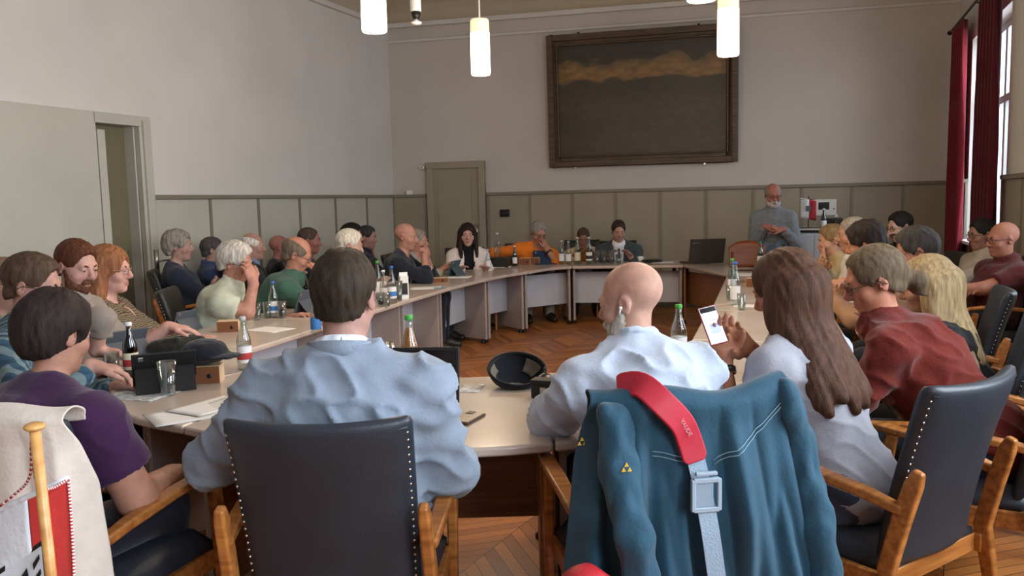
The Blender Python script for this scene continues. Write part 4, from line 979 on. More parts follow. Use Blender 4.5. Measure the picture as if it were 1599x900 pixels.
# --- far side
person('standing man', 'standing bald person with a grey beard in a grey-blue shirt', 1207, 305, 9.9, 200, s=1.13, lean=.03, head=(-16, 14, 0), hs=1.0, skin_c='#b06d5c', hair=('fringe', '#8b8580'), brow='#6d625a', beard=('#b3aca6', .008), glasses='2a2424', sw=.170, belly=.03, top=('shirt', '#787e86'), stand=True, legs='#6f7f9b', arms=dict(R=dict(w=(.07, .26, 1.06), f=(-.9, .3, 0), n=(0, -.3, -.9), curl=.9, e=(.45, -.5, -.6)), L=dict(w=(-.11, .26, 1.03), f=(.9, .3, .0), n=(0, -.3, -.9), curl=.9, e=(-.45, -.5, -.6))), watch=('L', 'c9c9c6'), ruck=.01)
person('man in the suit', 'person in a dark green-grey suit and tie with short dark hair, looking down', 966, 361, 11.1, 186, s=1.15, lean=.10, head=(-6, 16, 0), skin_c='#bb8675', hair=('short', '#3a312c'), top=('blazer', '#40474b'), undershirt='#dfe2e6', tie='#4b4a50', sw=.20, legs='#23252c', v=.05)
person('man in the open yellow shirt', 'person in a brown top and open yellow shirt between orange shirt and suit', 911, 371, 11.5, 182, s=1.08, lean=.12, head=(0, 26, 0), skin_c='#9c6654', hair=('buzz', '#4f4038'), top=('blazer', '#c9b184'), undershirt='#8c5a2a', legs='#5a6478', v=.08)
person('man in the orange shirt', 'person in a bright orange shirt with grey hair, hand at the chin', 840, 363, 10.95, 166, s=1.16, lean=.18, side=-.07, head=(-14, 26, 0), skin_c='#b87a62', hair=('short', '#8f8b86'), top=('tee', '#e27a26'), sleeve='half', sw=.20, legs='#8a8a80', glasses='5a4c44', arms=dict(L=dict(w=('head', -.06, .135, -.19), f=(.25, -.1, 1), n=(.6, -.7, .1), curl=1.3, e=(-.5, .3, -.8)), R=dict(w=(.33, .10, .62), n=(0, 0, -1), e=(1, -.5, .1))), watch=('L', '1f1c1c'))
person('woman in the white blazer', 'person in a white blazer and black top with long dark hair', 730, 367, 10.25, 170, s=1.12, lean=.06, head=(6, 4, 0), fem=1, skin_c='#c48f80', hair=('long', '#2c211e'), strands=fall(0, 0, .16, n=7, r=.030, back=.02) + [([(q * .07, .0, .0), (q * .085, .03, -.10), (q * .085, .085, -.24)], .03, .016) for q in (-1, 1)], top=('blazer', '#e3d6d0'), undershirt='#17161a', legs='#202127', v=.15, arms=dict(L=dict(w=(-.15, .40, .76), n=(0, 0, -1)), R=dict(w=(.14, .40, .76), n=(0, 0, -1))))
person('bald man in navy', 'bald person in a navy top with both hands raised to the mouth', 634, 370, 8.75, 94, s=1.16, lean=.10, head=(8, 8, 0), skin_c='#bd806a', hair=None, brow='#7a6555', top=('tee', '#20252f'), sleeve='half', legs='#23252c', sw=.195, depth=1.2, arms=dict(R=dict(w=('head', .045, .17, -.17), f=(-.6, .1, .6), n=(-.4, -.7, -.2), curl=1.3, e=(.6, .2, -.8)), L=dict(w=('head', -.05, .17, -.19), f=(.6, .1, .6), n=(.4, -.7, 0), curl=1.3, e=(-.6, .2, -.8))))
person('man in the pale cap', 'person with cropped white hair in a grey top just behind the blazer man', 545, 383, 7.55, 70, s=1.16, lean=.14, head=(6, 14, 0), skin_c='#b98b78', hair=('short', '#c8c0b2'), top=('sweater', '#5b6470'), legs='#23252c')
person('person in the beige sweater', 'person in a beige sweater mostly hidden behind the bald man in navy', 652, 377, 9.55, 98, s=1.1, lean=.06, head=(0, 6, 0), skin_c='#bd806a', hair=('short', '#8a8076'), top=('sweater', '#a59c8d'), sw=.195, legs='#2b2c35')
# --- left side of the table
person('man in the green polo', 'person in a dark green polo with glasses, chin resting on one hand', 463, 398, 6.9, 78, s=1.2, lean=.24, head=(4, 26, 0), skin_c='#b8785f', hair=('fringe', '#6b5d50'), brow='#5a4a3e', glasses='3a2a24', top=('shirt', '#38584c'), sleeve='short', sw=.19, depth=1.15, belly=.04, legs='#23252c', arms=dict(R=dict(w=('head', .03, .13, -.19), f=(-.1, -.1, 1), n=(-.5, -.7, .1), curl=1.2, e=(.2, .9, -.8)), L=dict(w=(-.12, .46, .70), n=(0, 0, -1))), watch=('R', '2a3d5c'), **MID)
person('white-haired man', 'person with white hair in a pale green shirt, face resting on the hand', 366, 409, 6.0, 80, s=1.17, lean=.16, head=(6, 18, 8), skin_c='#b97c66', hair=('full', '#b3aea6'), glasses='4a2c28', top=('shirt', '#b6bba8'), sleeve='short', sw=.19, depth=1.2, belly=.05, legs='#5a5a50', arms=dict(R=dict(w=px(396, 444, 5.85), e=px(386, 488, 5.80), f=(-.15, -.25, 1), n=(-.7, -.7, .1), curl=.9), L=dict(w=(-.10, .50, .72), n=(0, 0, -1))), **MID)
person('red-haired woman', 'person with red-blond hair and glasses in a brown patterned top', 171, 422, 5.05, 82, s=1.14, lean=-.02, head=(4, 4, 0), fem=1, skin_c='#cf9482', hair=('bob', '#8a5a3c'), strands=fall(0, 0, .06, n=7, r=.030, back=-.0), glasses='a08070', top=('vneck', ZIG), sleeve='half', sw=.18, belly=.09, depth=1.3, legs='#2b2c35', arms=dict(R=dict(w=px(262, 512, 4.75), n=(0, 0, -1), f=(.0, 1, -.1), e=(.3, -.5, -.9), th=1.2), L=dict(w=(-.12, .46, .72), n=(0, 0, -1))), **MID)
person('bearded man', 'person with red-brown hair and beard in a grey-beige shirt, looking down', 119, 415, 4.55, 88, s=1.14, lean=.06, head=(24, 16, 0), skin_c='#c08a78', hair=('short', '#54301d'), beard=('#5d3a28', .007), top=('shirt', '#8b7f76'), sleeve='half', sw=.195, depth=1.2, belly=.06, legs='#2b2c35', arms=dict(R=dict(w=px(150, 548, 4.3), e=px(158, 500, 4.25), n=(0, 0, -1), curl=.9, f=(-.2, 1, -.15), th=1.0), L=dict(w=(-.10, .48, .72), n=(0, 0, -1))), **MID)
person('man in the plaid shirt', 'person in a blue plaid shirt with glasses, bent over the table behind the purple top', 50, 446, 3.62, 72, s=1.13, lean=.26, head=(10, 15, 0), skin_c='#b5806e', hair=('short', '#4d3a2c'), glasses='3a2c28', top=('shirt', PLAID), sw=.195, depth=1.2, belly=.05, legs='#2b2c35', arms=dict(R=dict(w=px(140, 574, 3.42), n=(0, 0, -1), f=(-.2, 1, -.2), curl=1.0, e=(.4, -.4, -.8)), L=dict(w=(-.05, .55, .74), n=(0, 0, -1))), **MID)
person('person behind the plaid shirt', 'person with light brown hair at the frame edge behind the plaid shirt', 8, 446, 4.4, 75, s=1.1, lean=.10, head=(0, 10, 0), skin_c='#b5806e', hair=('full', '#7a6450'), top=('sweater', '#6d786a'), legs='#2b2c35')
# --- listeners along the wall
person('woman in the navy top', 'person with curly grey hair in a navy top, arms folded, first along the wall', 279, 385, 7.9, 70, s=1.16, lean=-.05, head=(12, 2, 0), fem=1, sw=.18, belly=.06, skin_c='#b98a7c', hair=('curly', '#8f8880'), top=('tee', '#222a3a'), sleeve='half', legs='#b5ad9c', arms=dict(R=dict(w=(-.06, .24, .84), f=(-.9, .2, .1), n=(0, -1, 0), e=(.8, .1, -.7)), L=dict(w=(.06, .24, .82), f=(.9, .2, .1), n=(0, -1, 0), e=(-.8, .1, -.7))))
person('man in the blue shirt', 'person with dark grey hair in a blue shirt beside the woman with folded arms', 331, 391, 8.6, 66, s=1.08, lean=.0, head=(0, 6, 0), skin_c='#a8796a', hair=('short', '#4a4644'), top=('shirt', '#2f3c5c'), legs='#2b2c35')
person('white-haired listener', 'person with thin white hair in a dark jacket looking right along the wall', 395, 385, 8.55, 74, s=1.13, lean=.0, head=(6, 4, 0), skin_c='#b58474', hair=('fringe', '#cfc8c0'), top=('blazer', '#2a2b30'), undershirt='#6d7f9c', legs='#2b2c35')
person('ruddy bald listener', 'person with a bald ruddy head half hidden behind the green polo', 437, 386, 9.4, 74, s=1.1, lean=.0, head=(0, 4, 0), skin_c='#a8665a', hair=None, brow='#6a5546', top=('sweater', '#23252d'), legs='#2b2c35')
person('ruddy man in the dark jacket', 'person with cropped hair and ruddy face in a dark jacket behind the green polo', 483, 376, 9.1, 78, s=1.16, lean=.0, head=(8, 6, 0), skin_c='#99584c', hair=('buzz', '#4a3c38'), top=('sweater', '#1f232c'), legs='#2b2c35', sw=.195)
person('black-haired listener', 'person with black hair above the white-haired head', 549, 369, 9.3, 78, s=1.12, lean=.0, head=(6, 6, 0), skin_c='#a87868', hair=('full', '#171412'), top=('sweater', '#2b3140'), legs='#2b2c35')
person('man in the navy shirt', 'person with dark hair in a navy open-collared shirt, last along the wall', 573, 371, 10.0, 84, s=1.12, lean=-.02, head=(14, 6, 0), skin_c='#a9766a', hair=('short', '#33302f'), top=('shirt', '#1f2638'), legs='#2b2c35')
# chairs for the seated people
TAKEN = {'man in the pale blue blazer', 'woman in purple', 'bald man in the white shirt', 'woman with the phone'}
for short, rp, ph, s in SEATS:
    if short in TAKEN: continue
    c = CH2 if short == 'white-haired man' else copy_tree(CH2 if short not in ('person with the ponytail', 'woman with long blond hair', 'man with the grey temples') else CH)
    f = np.array([math.sin(ph), math.cos(ph)]); q = rp[:2] - f * (-.10)
    c.location = (q[0], q[1], 0); c.rotation_euler.z = -ph; c['label'] = 'dark leather armchair under the ' + short if not short.startswith('person') else 'dark leather armchair under the ' + short
# ------------------------------------------------------------------ things on and around the tables
def thin_glass(name, tint, refl=.9):
    m = bpy.data.materials.new(name); m.use_nodes = True; n = m.node_tree.nodes; l = m.node_tree.links; n.remove(n['Principled BSDF'])
    t = n.new('ShaderNodeBsdfTransparent'); t.inputs[0].default_value = lin(tint); g = n.new('ShaderNodeBsdfGlossy'); g.inputs['Roughness'].default_value = .06; g.inputs[0].default_value = (refl, refl, refl, 1)
    w = n.new('ShaderNodeLayerWeight'); w.inputs[0].default_value = .35; mx = n.new('ShaderNodeMixShader')
    mm = n.new('ShaderNodeMath'); mm.operation = 'MULTIPLY_ADD'; mm.inputs[1].default_value = .75; mm.inputs[2].default_value = .05; l.new(w.outputs['Facing'], mm.inputs[0])
    l.new(mm.outputs[0], mx.inputs[0]); l.new(t.outputs[0], mx.inputs[1]); l.new(g.outputs[0], mx.inputs[2]); l.new(mx.outputs[0], n['Material Output'].inputs[0]); return m
G_CLEAR = thin_glass('clear_glass', '#e6eeee'); G_GREEN = thin_glass('pale_green_glass', '#c4dccb'); G_BROWN = thin_glass('brown_glass', '#5e3420')
L_COLA = mat('cola', '#2a0f08', .1); L_JUICE = mat('apple_juice', '#b06a1e', .15); M_PAPER = mat('paper', '#e2dfdb', .8); M_PAPER2 = mat('printed_paper', '#dcdad6', .8, col2='#8d8b88', scale=34, stretch=(1, 3, 1), detail=1)
LBL = {k: mat('label_' + k, c, .6) for k, c in dict(white='#e4e4e4', blue='#3f79b8', red='#b03a3a', black='#222226', cream='#d8cfb8').items()}
CAPM = {k: mat('cap_' + k, c, .4) for k, c in dict(green='#3f9a3c', blue='#2f5fa8', white='#dcdcdc', silver='#b9b9b6').items()}
_bp = {}
def bottle(x, y, lab, cap_c='blue', label='white', glass=None, h=.26, r=.034, liquid=None, fill=.6, kind='water', z=TT, group='bottles on the tables', lab2=None):
    key = (cap_c, label, glass, round(h, 3), r, liquid, fill, lab2); b = at_z(x, y, z)
    if key in _bp: e = copy_tree(_bp[key]); e.location = [float(v) for v in b]; e['label'] = lab; return e
    e = empty('bottle', b, 0, lab, 'bottle', group); _bp[key] = e
    MB().lathe([(r * .8, 0), (r, .006), (r, h * .52), (r * .93, h * .60), (r * .52, h * .76), (r * .38, h * .86), (r * .36, h * .955)], n=20).build('glass', glass or G_CLEAR, e, True)
    if cap_c: MB().lathe([(r * .44, h * .93), (r * .46, h * .94), (r * .46, h * .992), (r * .38, h)], n=16).build('cap', CAPM[cap_c], e, True)
    if label: MB().lathe([(r * 1.015, h * .14), (r * 1.02, h * .145), (r * 1.02, h * .44), (r * 1.015, h * .445)], n=20).build('label', LBL[label], e, True)
    if lab2: MB().lathe([(r * 1.03, h * .20), (r * 1.035, h * .205), (r * 1.035, h * .32), (r * 1.03, h * .325)], n=20).build('label_band', LBL[lab2], e, True)
    if liquid: MB().lathe([(r * .75, .005), (r * .94, .01), (r * .94, h * min(fill, .52))] + ([(r * .48, h * .76), (r * .30, h * fill)] if fill > .76 else []), n=20).build('drink', liquid, e, True)
    return e
_gp = {}
def tumbler(x, y, lab, h=.125, r=.034, liquid=None, fill=.3, z=TT, group='drinking glasses on the tables'):
    key = (h, r, liquid, fill); b = at_z(x, y, z)
    if key in _gp: e = copy_tree(_gp[key]); e.location = [float(v) for v in b]; e['label'] = lab; return e
    e = empty('drinking_glass', b, 0, lab, 'glass', group); _gp[key] = e
    MB().lathe([(r * .72, 0), (r * .74, .004), (r, h), (r * .96, h), (r * .69, .012), (.002, .012)], n=22).build('glass', G_CLEAR, e, True)
    if liquid: MB().lathe([(r * .66, .013), (r * (.69 + .25 * fill), h * fill)], n=22).build('drink', liquid, e, True)
    return e
M_SCREEN = mat('dark_screen', '#0b0c0f', .12); M_CASE = mat('grey_tablet_case', '#4a5058', .6); M_CASEB = mat('black_tablet_case', '#17181a', .55); M_CASEN = mat('navy_tablet_case', '#1f3350', .55)
def tablet(x, y, yaw, lab, w=.25, h=.175, lean=22, case=None, landscape=True, stand=True, z=TT):
    """stands on its long edge; yaw 0 shows the screen to -Y of the room picture, its back to +Y"""
    case = case or M_CASE; b = at_z(x, y, z); e = empty('tablet', b, math.radians(yaw), lab, 'tablet', 'tablets in stand cases')
    a = math.radians(-lean); R = Rx(a)
    def P(v): return R @ np.array(v, float)
    MB().box(P((0, .006, h / 2 + .002)), (w / 2, .005, h / 2), R).build('case', case, e, bevel=.004)
    MB().box(P((0, -.0005, h / 2 + .002)), (w / 2 - .008, .002, h / 2 - .008), R).build('screen', M_SCREEN, e, bevel=.001)
    MB().box(P((w * .36, .012, h * .88)), (.011, .002, .011), R).build('camera_lens', M_METAL, e, bevel=.002)
    if stand:
        t = P((0, .012, h * .62)); f = np.array([0, t[1] + h * .42, .003]); m = (t + f) / 2; d = f - t; L = np.linalg.norm(d); R2 = Rx(math.atan2(d[2], d[1]))
        MB().box(m, (w / 2 - .01, L / 2, .003), R2).build('stand_flap', case, e, bevel=.002)
    return e
def paper(x, y, w, h, yaw, lab, m=None, n=1, z=TT, curl=.0, name='paper_sheet', cat='paper'):
    b = at_z(x, y, z); P = [[(w * (i / 8 - .5), h * (j / 8 - .5), .0015 + curl * max(0, (i / 8 - .5)) ** 2 * 4) for j in range(9)] for i in range(9)]
    o = MB().grid(P).build(name, m or M_PAPER, None, True, loc=b, rz=math.radians(yaw), solid=.0012 * n); return tag(o, lab, cat)
M_CARD = mat('brown_cardboard', '#a5774f', .8, var=.06, scale=12); M_CARDD = mat('dark_cardboard', '#7a4c2e', .8); M_CARDL = mat('pale_cardboard', '#d2b493', .8)
def cbox(x, y, yaw, lab, w=.125, d=.085, h=.075, z=TT):
    b = at_z(x, y, z); e = empty('cardboard_box', b, math.radians(yaw), lab, 'box', 'small cardboard boxes on the tables')
    MB().box((0, 0, h / 2), (w / 2, d / 2, h / 2)).build('carton', M_CARDL, e, bevel=.002)
    MB().box((0, -d / 2 - .001, h / 2), (w / 2 - .003, .002, h / 2 - .003)).build('front_panel', M_CARDD, e, bevel=.001)
    o = MB().lathe([(.011, 0), (.010, .002)], n=14).build('finger_hole', M_BLACK, e, True, loc=(w * .18, -d / 2 - .003, h * .45)); o.rotation_euler.x = math.pi / 2
    return e
def pouch(name, x, y, yaw, prims, m, lab, cat, z=TT, cell=.006, rough=.006, loc=None):
    V, Q = surface(prims, (), cell, cell); n = normals(V, Q); V = V + n * ((vnoise(V * 45 + 3) - .5) * rough)[:, None]; V[:, 2] -= V[:, 2].min()
    o = link(name, np_mesh(name, V, Q), m, None, True, at_z(x, y, z) if loc is None else loc, math.radians(yaw)); return tag(o, lab, cat)
# ---- near left corner
bottle(206, 588, 'brown cola bottle with a cream label beside the half-full glass', 'white', 'cream', G_BROWN, .27, .036, L_COLA, .42, lab2='red')
tumbler(177, 591, 'half-full glass of cola before the man in plaid', .13, .036, L_COLA, .34)
tumbler(263, 617, 'empty clear tumbler standing before the black tablet', .15, .042)
tablet(258, 604, 205, 'black tablet propped steeply on its stand beside the empty tumbler', .27, .20, 28, M_CASEB)
tablet(189, 556, 235, 'dark grey tablet leaning between the plaid shirt and the cola bottle', .25, .17, 26, M_CASE)
paper(216, 617, .30, .21, -15, 'printed sheet with dark pictures beside the woman in purple', M_PAPER2)
paper(308, 646, .36, .24, 35, 'loose white sheets fanned at the table edge by the blazer man', M_PAPER, 2, curl=.03); paper(330, 634, .21, .29, -30, 'white sheet under the blazer elbow lying across the loose sheets', M_PAPER, 1, TT + .006)
cbox(322, 597, 8, 'small cardboard box under the dark cap', .15, .10, .085)
cbox(358, 518, 8, 'small cardboard box standing before the white-haired man', .14, .09, .075)
pouch('baseball_cap', 318, 597, 0, [ell((0, 0, .03), (.11, .095, .06), None, .02), ell((.09, -.02, .012), (.09, .085, .012), None, .02)], cloth('#1d2029'), 'dark navy cap lying on the small cardboard box', 'cap', loc=at_z(322, 597, TT) + [0, 0, .086])
pouch('cloth_bag', 272, 552, 20, [ell((0, 0, .05), (.14, .07, .045), None, .02), ell((.08, .03, .07), (.09, .05, .03), None, .02), cap((-.1, 0, .06), (.02, -.05, .09), .02, .015, .02)], cloth('#26251f'), 'crumpled dark olive bag lying behind the black tablet', 'bag')
tablet(284, 515, 250, 'tilted tablet with a round sticker before the red-haired woman', .20, .14, 20, M_CASE)
bottle(383, 577, 'clear water bottle with a pale label between the blazer and the boxes', 'silver', 'white', G_CLEAR, .27, .036, lab2='red')
# ---- left run
tablet(350, 497, 255, 'dark grey tablet on its stand before the white-haired man', .25, .17, 30, M_CASE)
bottle(428, 496, 'clear bottle with blue cap and blue label before the green polo', 'blue', 'white', G_CLEAR, .27, .036, lab2='blue')
tumbler(402, 500, 'empty glass beside the blue-labelled bottle', .125, .034); tumbler(441, 497, 'glass of brown tea behind the blue-labelled bottle', .125, .034, L_COLA, .5); tumbler(418, 497, 'second empty glass tight against the blue-labelled bottle', .12, .033)
cbox(445, 478, 12, 'small cardboard box at the elbow of the man in green', .15, .10, .06)
tablet(467, 490, 262, 'grey tablet back showing beside the head of the blazer man', .25, .19, 18, M_CASE)
bottle(494, 522, 'small blue-labelled bottle low beside the blazer collar', 'blue', 'blue', G_CLEAR, .24, .034)
paper(420, 515, .20, .29, 60, 'sheet of paper lying at the table seam near the clear bottle', M_PAPER)
bottle(591, 466, 'tall bottle with green cap in the bottle cluster', 'green', 'white', G_CLEAR, .33, .036); bottle(600, 472, 'small bottle with white cap in the bottle cluster', 'white', 'white', G_CLEAR, .27, .034)
bottle(613, 474, 'bottle with blue cap and blue label in front of the cluster', 'blue', 'white', G_CLEAR, .31, .036, lab2='blue')
tumbler(623, 470, 'tall empty glass right of the blue-capped bottle', .17, .036); tumbler(604, 479, 'short glass in front of the white-capped bottle', .11, .034); tumbler(595, 478, 'glass with dark drink at the edge of the cluster', .11, .034, L_COLA, .4)
e = empty('drink_carton', tp(631, 467), math.radians(20), 'tall white drink carton at the end of the bottle cluster', 'carton')
MB().box((0, 0, .10), (.036, .036, .10)).build('carton', M_WHITE, e, bevel=.003); MB().prism([(-.036, -.036), (.036, -.036), (.036, .036), (-.036, .036)], .2, .2005).build('fold', M_WHITE, e); MB().box((0, 0, .215), (.036, .003, .016)).build('top_seam', M_WHITE, e); MB().box((0, -.0365, .09), (.026, .001, .05)).build('label', LBL['black'], e)
tablet(645, 442, 258, 'charcoal tablet on its stand before the bald man in navy', .25, .18, 20, M_CASE)
bottle(669, 438, 'clear bottle with pale milky label beside the charcoal tablet', 'white', 'cream', G_CLEAR, .34, .040)
paper(665, 450, .30, .21, 5, 'white folder with blue corner lying past the charcoal tablet', M_PAPER, 4); paper(686, 450, .10, .07, 5, 'small blue card on the white folder corner', mat('blue_card', '#5f9ac0', .6), 1, TT + .004)
cbox(686, 441, 10, 'flat cardboard box behind the white folder', .18, .11, .05)
tablet(704, 431, 250, 'slate tablet standing before the woman in the white blazer', .25, .19, 22, mat('slate_case', '#44555f', .6))
paper(715, 433, .21, .28, 80, 'white note pad by the slate tablet', M_PAPER, 5)
tumbler(735, 420, 'glass of cola before the woman in the white blazer', .115, .036, L_COLA, .45); bottle(762, 421, 'small clear bottle beside the white blazer', 'silver', 'white', G_CLEAR, .25, .033)
# ---- far side
paper(778, 417, .30, .21, 8, 'white sheets between the blazer woman and the orange shirt', M_PAPER, 4)
bottle(777, 402, 'large clear bottle standing on the black box beside the orange shirt', 'silver', None, G_CLEAR, .31, .045, z=TT + .12)
e = empty('document_box', at_z(777, 402, TT + .12) - [0, 0, .12], math.radians(-8), 'black document box under the large clear bottle', 'box'); MB().box((0, 0, .055), (.15, .11, .055)).build('case', M_BLACK, e, bevel=.006); MB().box((0, 0, .113), (.152, .112, .006)).build('lid', M_BLACK, e, bevel=.003)
bottle(804, 416, 'cola bottle with white label before the orange shirt', 'white', 'white', G_BROWN, .26, .032, L_COLA, .5); tumbler(794, 416, 'glass beside the cola bottle and the orange sleeve', .12, .034)
cbox(820, 414, -4, 'small cardboard box nearest the cola bottle', .14, .10, .09); cbox(836, 413, -6, 'small cardboard box against the navy tablet', .12, .10, .09)
tablet(847, 412, 186, 'navy tablet standing before the man in orange', .26, .185, 16, M_CASEN)
e = empty('keyboard', tp(852, 413), math.radians(8), 'dark blue keyboard lying under the navy tablet', 'keyboard'); MB().box((0, -.01, .007), (.14, .06, .006)).build('base', M_CASEN, e, bevel=.004); MB().box((0, -.01, .0145), (.125, .05, .002)).build('keys', M_BLACK, e, bevel=.001)
for i, (x, c, l, hh, lb) in enumerate(((877, 'silver', 'white', .31, 'clear mineral water bottle next to the navy tablet'), (888, 'silver', 'white', .30, 'second clear mineral water bottle from the navy tablet'), (902, 'silver', 'cream', .35, 'tall bottle with cream label before the brown top'), (920, 'silver', 'white', .35, 'tall bottle with white label nearest the row of tumblers'))):
    bottle(x, 413, lb, c, l, G_GREEN if i > 1 else G_CLEAR, hh, .040 if i > 1 else .036, lab2='black' if i == 3 else None)
for x, lb in ((932, 'tumbler at the bottle end of the row before the suit'), (943, 'second tumbler from the bottles in the row before the suit'), (955, 'third tumbler from the bottles in the row before the suit'), (966, 'last and shortest tumbler of the row before the suit')): tumbler(x, 412 , lb, .17 if x < 960 else .12, .038)
e = empty('white_cup', tp(1000, 409), 0, 'small white cup at the elbow of the man in the suit', 'cup'); MB().lathe([(.022, 0), (.036, .03), (.038, .07), (.034, .07), (.02, .008)], n=18).build('bowl', M_WHITE, e, True); MB().sweep([(.036, 0, .055), (.056, 0, .05), (.056, 0, .028), (.034, 0, .02)], .005, n=6).build('handle', M_WHITE, e, True)
pouch('black_folder', 1018, 410, 0, [ell((0, 0, .02), (.14, .10, .02), None, .01)], M_BLACK, 'black folder lying between the suit and the grey laptop', 'folder'); paper(1034, 410, .28, .20, -4, 'white sheet lying by the black folder', M_PAPER, 3)
# laptop in the far corner
M_LAP = mat('laptop_grey', '#4b443f', .45, .3)
def laptop(b, yaw, lab, w, d, h, lean, m, text=None):
    e = empty('laptop', b, math.radians(yaw), lab, 'laptop')
    MB().box((0, -d / 2, .011), (w / 2, d / 2, .010)).build('base', m, e, bevel=.004); MB().box((0, -d * .42, .0215), (w / 2 - .03, d * .26, .002)).build('keyboard', M_BLACK, e)
    R = Rx(math.radians(-lean)); MB().box(np.array([0, .0, .02]) + R @ np.array([0, .004, h / 2]), (w / 2, .006, h / 2), R).build('lid', m, e, bevel=.004)
    MB().box(np.array([0, .0, .02]) + R @ np.array([0, -.0035, h / 2]), (w / 2 - .012, .002, h / 2 - .014), R).build('screen', M_SCREEN, e)
    if text:
        cu = bpy.data.curves.new('lid_text', 'FONT'); cu.body = text; cu.size = .032; cu.extrude = .0006; to = bpy.data.objects.new('lid_text', cu); COL.objects.link(to); dg = bpy.context.evaluated_depsgraph_get(); me = bpy.data.meshes.new_from_object(to.evaluated_get(dg)); bpy.data.objects.remove(to)
        o = link('lid_logo', me, M_METAL, e, False); q = np.array([0, 0, .02]) + R @ np.array([w / 2 - .03, .0112, h - .05]); o.location = q; o.rotation_euler = (math.radians(90 - lean), 0, math.pi); o.rotation_mode = 'XYZ'
    return e
laptop(tp(1102, 412), 190, 'open grey-brown laptop showing its lid on the far corner of the tables', .46, .28, .30, 14, M_LAP, 'Lenovo')
b = tp(664, 640); laptop(np.array([b[0], b[1] + .02, TT]), -4, 'black laptop with a dark screen before the man in the pale blue blazer', .27, .10, .225, 14, M_BLACK)
# ---- right run
bottle(1148, 477, 'tall clear bottle with blue cap standing on the right-hand tables', 'blue', 'white', G_CLEAR, .33, .036, lab2=None); bottle(1143, 462, 'green-necked bottle tight behind the blue-capped bottle', 'green', 'white', G_GREEN, .31, .034)
tumbler(1140, 470, 'empty tumbler beside the blue-capped bottle', .12, .034); tumbler(1158, 484, 'empty tumbler in front of the blue-capped bottle', .12, .034)
paper(1163, 429, .22, .30, -18, 'white sheets near the far end of the right-hand tables', M_PAPER, 4); paper(1170, 441, .30, .22, -18, 'brown folder on the right-hand tables', mat('brown_folder', '#8d6c4c', .7), 5); paper(1168, 478, .21, .15, -18, 'pale note sheet beyond the woman with the phone', M_PAPER, 2)
cbox(1176, 448, -20, 'small cardboard box beside the brown folder', .12, .09, .08)
tumbler(1180, 447, 'frosted glass near the box on the right-hand tables', .12, .034); paper(1170, 416, .30, .21, -15, 'papers spread past the open grey laptop', M_PAPER, 3); paper(1162, 423, .25, .18, -10, 'dark tray on the right-hand tables', mat('dark_tray', '#3c2c26', .5), 6, name='serving_tray', cat='tray')
for x, y, hh, lb in ((1195, 409, .34, 'tallest green-capped bottle by the brown chair'), (1187, 418, .30, 'shorter green-capped bottle nearest the laptop'), (1205, 413, .28, 'green-capped bottle half behind the long brown hair'), (1222, 414, .26, 'green-capped bottle beside the cabinet')): bottle(x, y, lb, 'green', 'white', G_GREEN, hh, .036)
# ---- near table
bottle(642, 602, 'apple spritzer bottle with green cap behind the black laptop', 'green', 'white', G_CLEAR, .32, .042, L_JUICE, .82); bottle(1060, 566, 'green-capped clear bottle behind the bald man in white', 'green', 'white', G_CLEAR, .29, .040)
tumbler(598, 596, 'clear tumbler behind the blazer collar', .19, .040); tumbler(607, 590, 'tumbler with a brown rim tight behind the other near the blazer', .17, .036)
paper(735, 607, .10, .16, -10, 'printed card lying beside the black laptop', M_PAPER2)
e = empty('smartphone', tp(731, 656), math.radians(-24), 'smartphone in a bronze case lying near the table edge', 'phone')
MB().box((0, 0, .006), (.038, .078, .006)).build('case', mat('bronze_case', '#5b4636', .35, .4), e, bevel=.006, seg=3); MB().box((0, 0, .0125), (.034, .073, .001)).build('back_plate', mat('phone_back', '#b7a892', .25), e, bevel=.0009); MB().box((-.014, .052, .0145), (.014, .017, .0015)).build('camera_bump', mat('phone_camera', '#3a332c', .25), e, bevel=.001)
# cap lying open towards the camera
b = tp(808, 604); e = empty('flat_cap', b, math.radians(10), 'dark cap lying open side up with grey-olive panels on the near table', 'cap')
Rc = Rx(math.radians(32)); V = []; a_, r_ = 14, 36; P = []
for i in range(a_ + 1):
    f = math.pi / 2 + (math.pi / 2) * i / a_; P.append([tuple(Rc @ np.array([.125 * math.sin(f) * math.cos(t), .105 * math.sin(f) * math.sin(t), .085 * math.cos(f)]) + [0, 0, .078]) for t in np.linspace(0, 2 * math.pi, r_ + 1)])
MB().grid(P).build('crown', cloth('#181a1f'), e, True, solid=.005)
ring = [Rc @ np.array([.126 * math.cos(t), .106 * math.sin(t), 0]) + [0, 0, .078] for t in np.linspace(0, 2 * math.pi, 41)]; MB().sweep(ring, .008, n=6).build('sweat_band', cloth('#0e0f12'), e, True)
for (t0_, t1_, f0, f1) in ((3.5, 5.6, .76, .97), (.15, 1.05, .56, .80), (2.5, 3.3, .55, .72)):
    P = [[tuple(Rc @ np.array([.117 * math.sin(f) * math.cos(t), .097 * math.sin(f) * math.sin(t), .078 * math.cos(f)]) + [0, 0, .078]) for t in np.linspace(t0_, t1_, 9)] for f in np.linspace(math.pi * f0, math.pi * f1, 6)]
    MB().grid(P).build('lining_panel', cloth('#6d675a'), e, True, solid=.002)
e = empty('camera_case', tp(852, 622), math.radians(-20), 'small black camera case with a strap beside the elbow in white', 'camera case')
MB().box((0, 0, .035), (.055, .035, .035)).build('case', M_BLACK, e, bevel=.012, seg=3); MB().box((0, -.004, .072), (.056, .036, .010)).build('flap', M_BLACK, e, bevel=.006); MB().sweep(catmull([(-.05, .0, .06), (-.02, .06, .09), (.05, .08, .05), (.055, .02, .02)], 5), .012, .003).build('strap', M_BLACK, e); MB().box((0, -.037, .04), (.012, .002, .012)).build('clasp', M_METAL, e, bevel=.001)
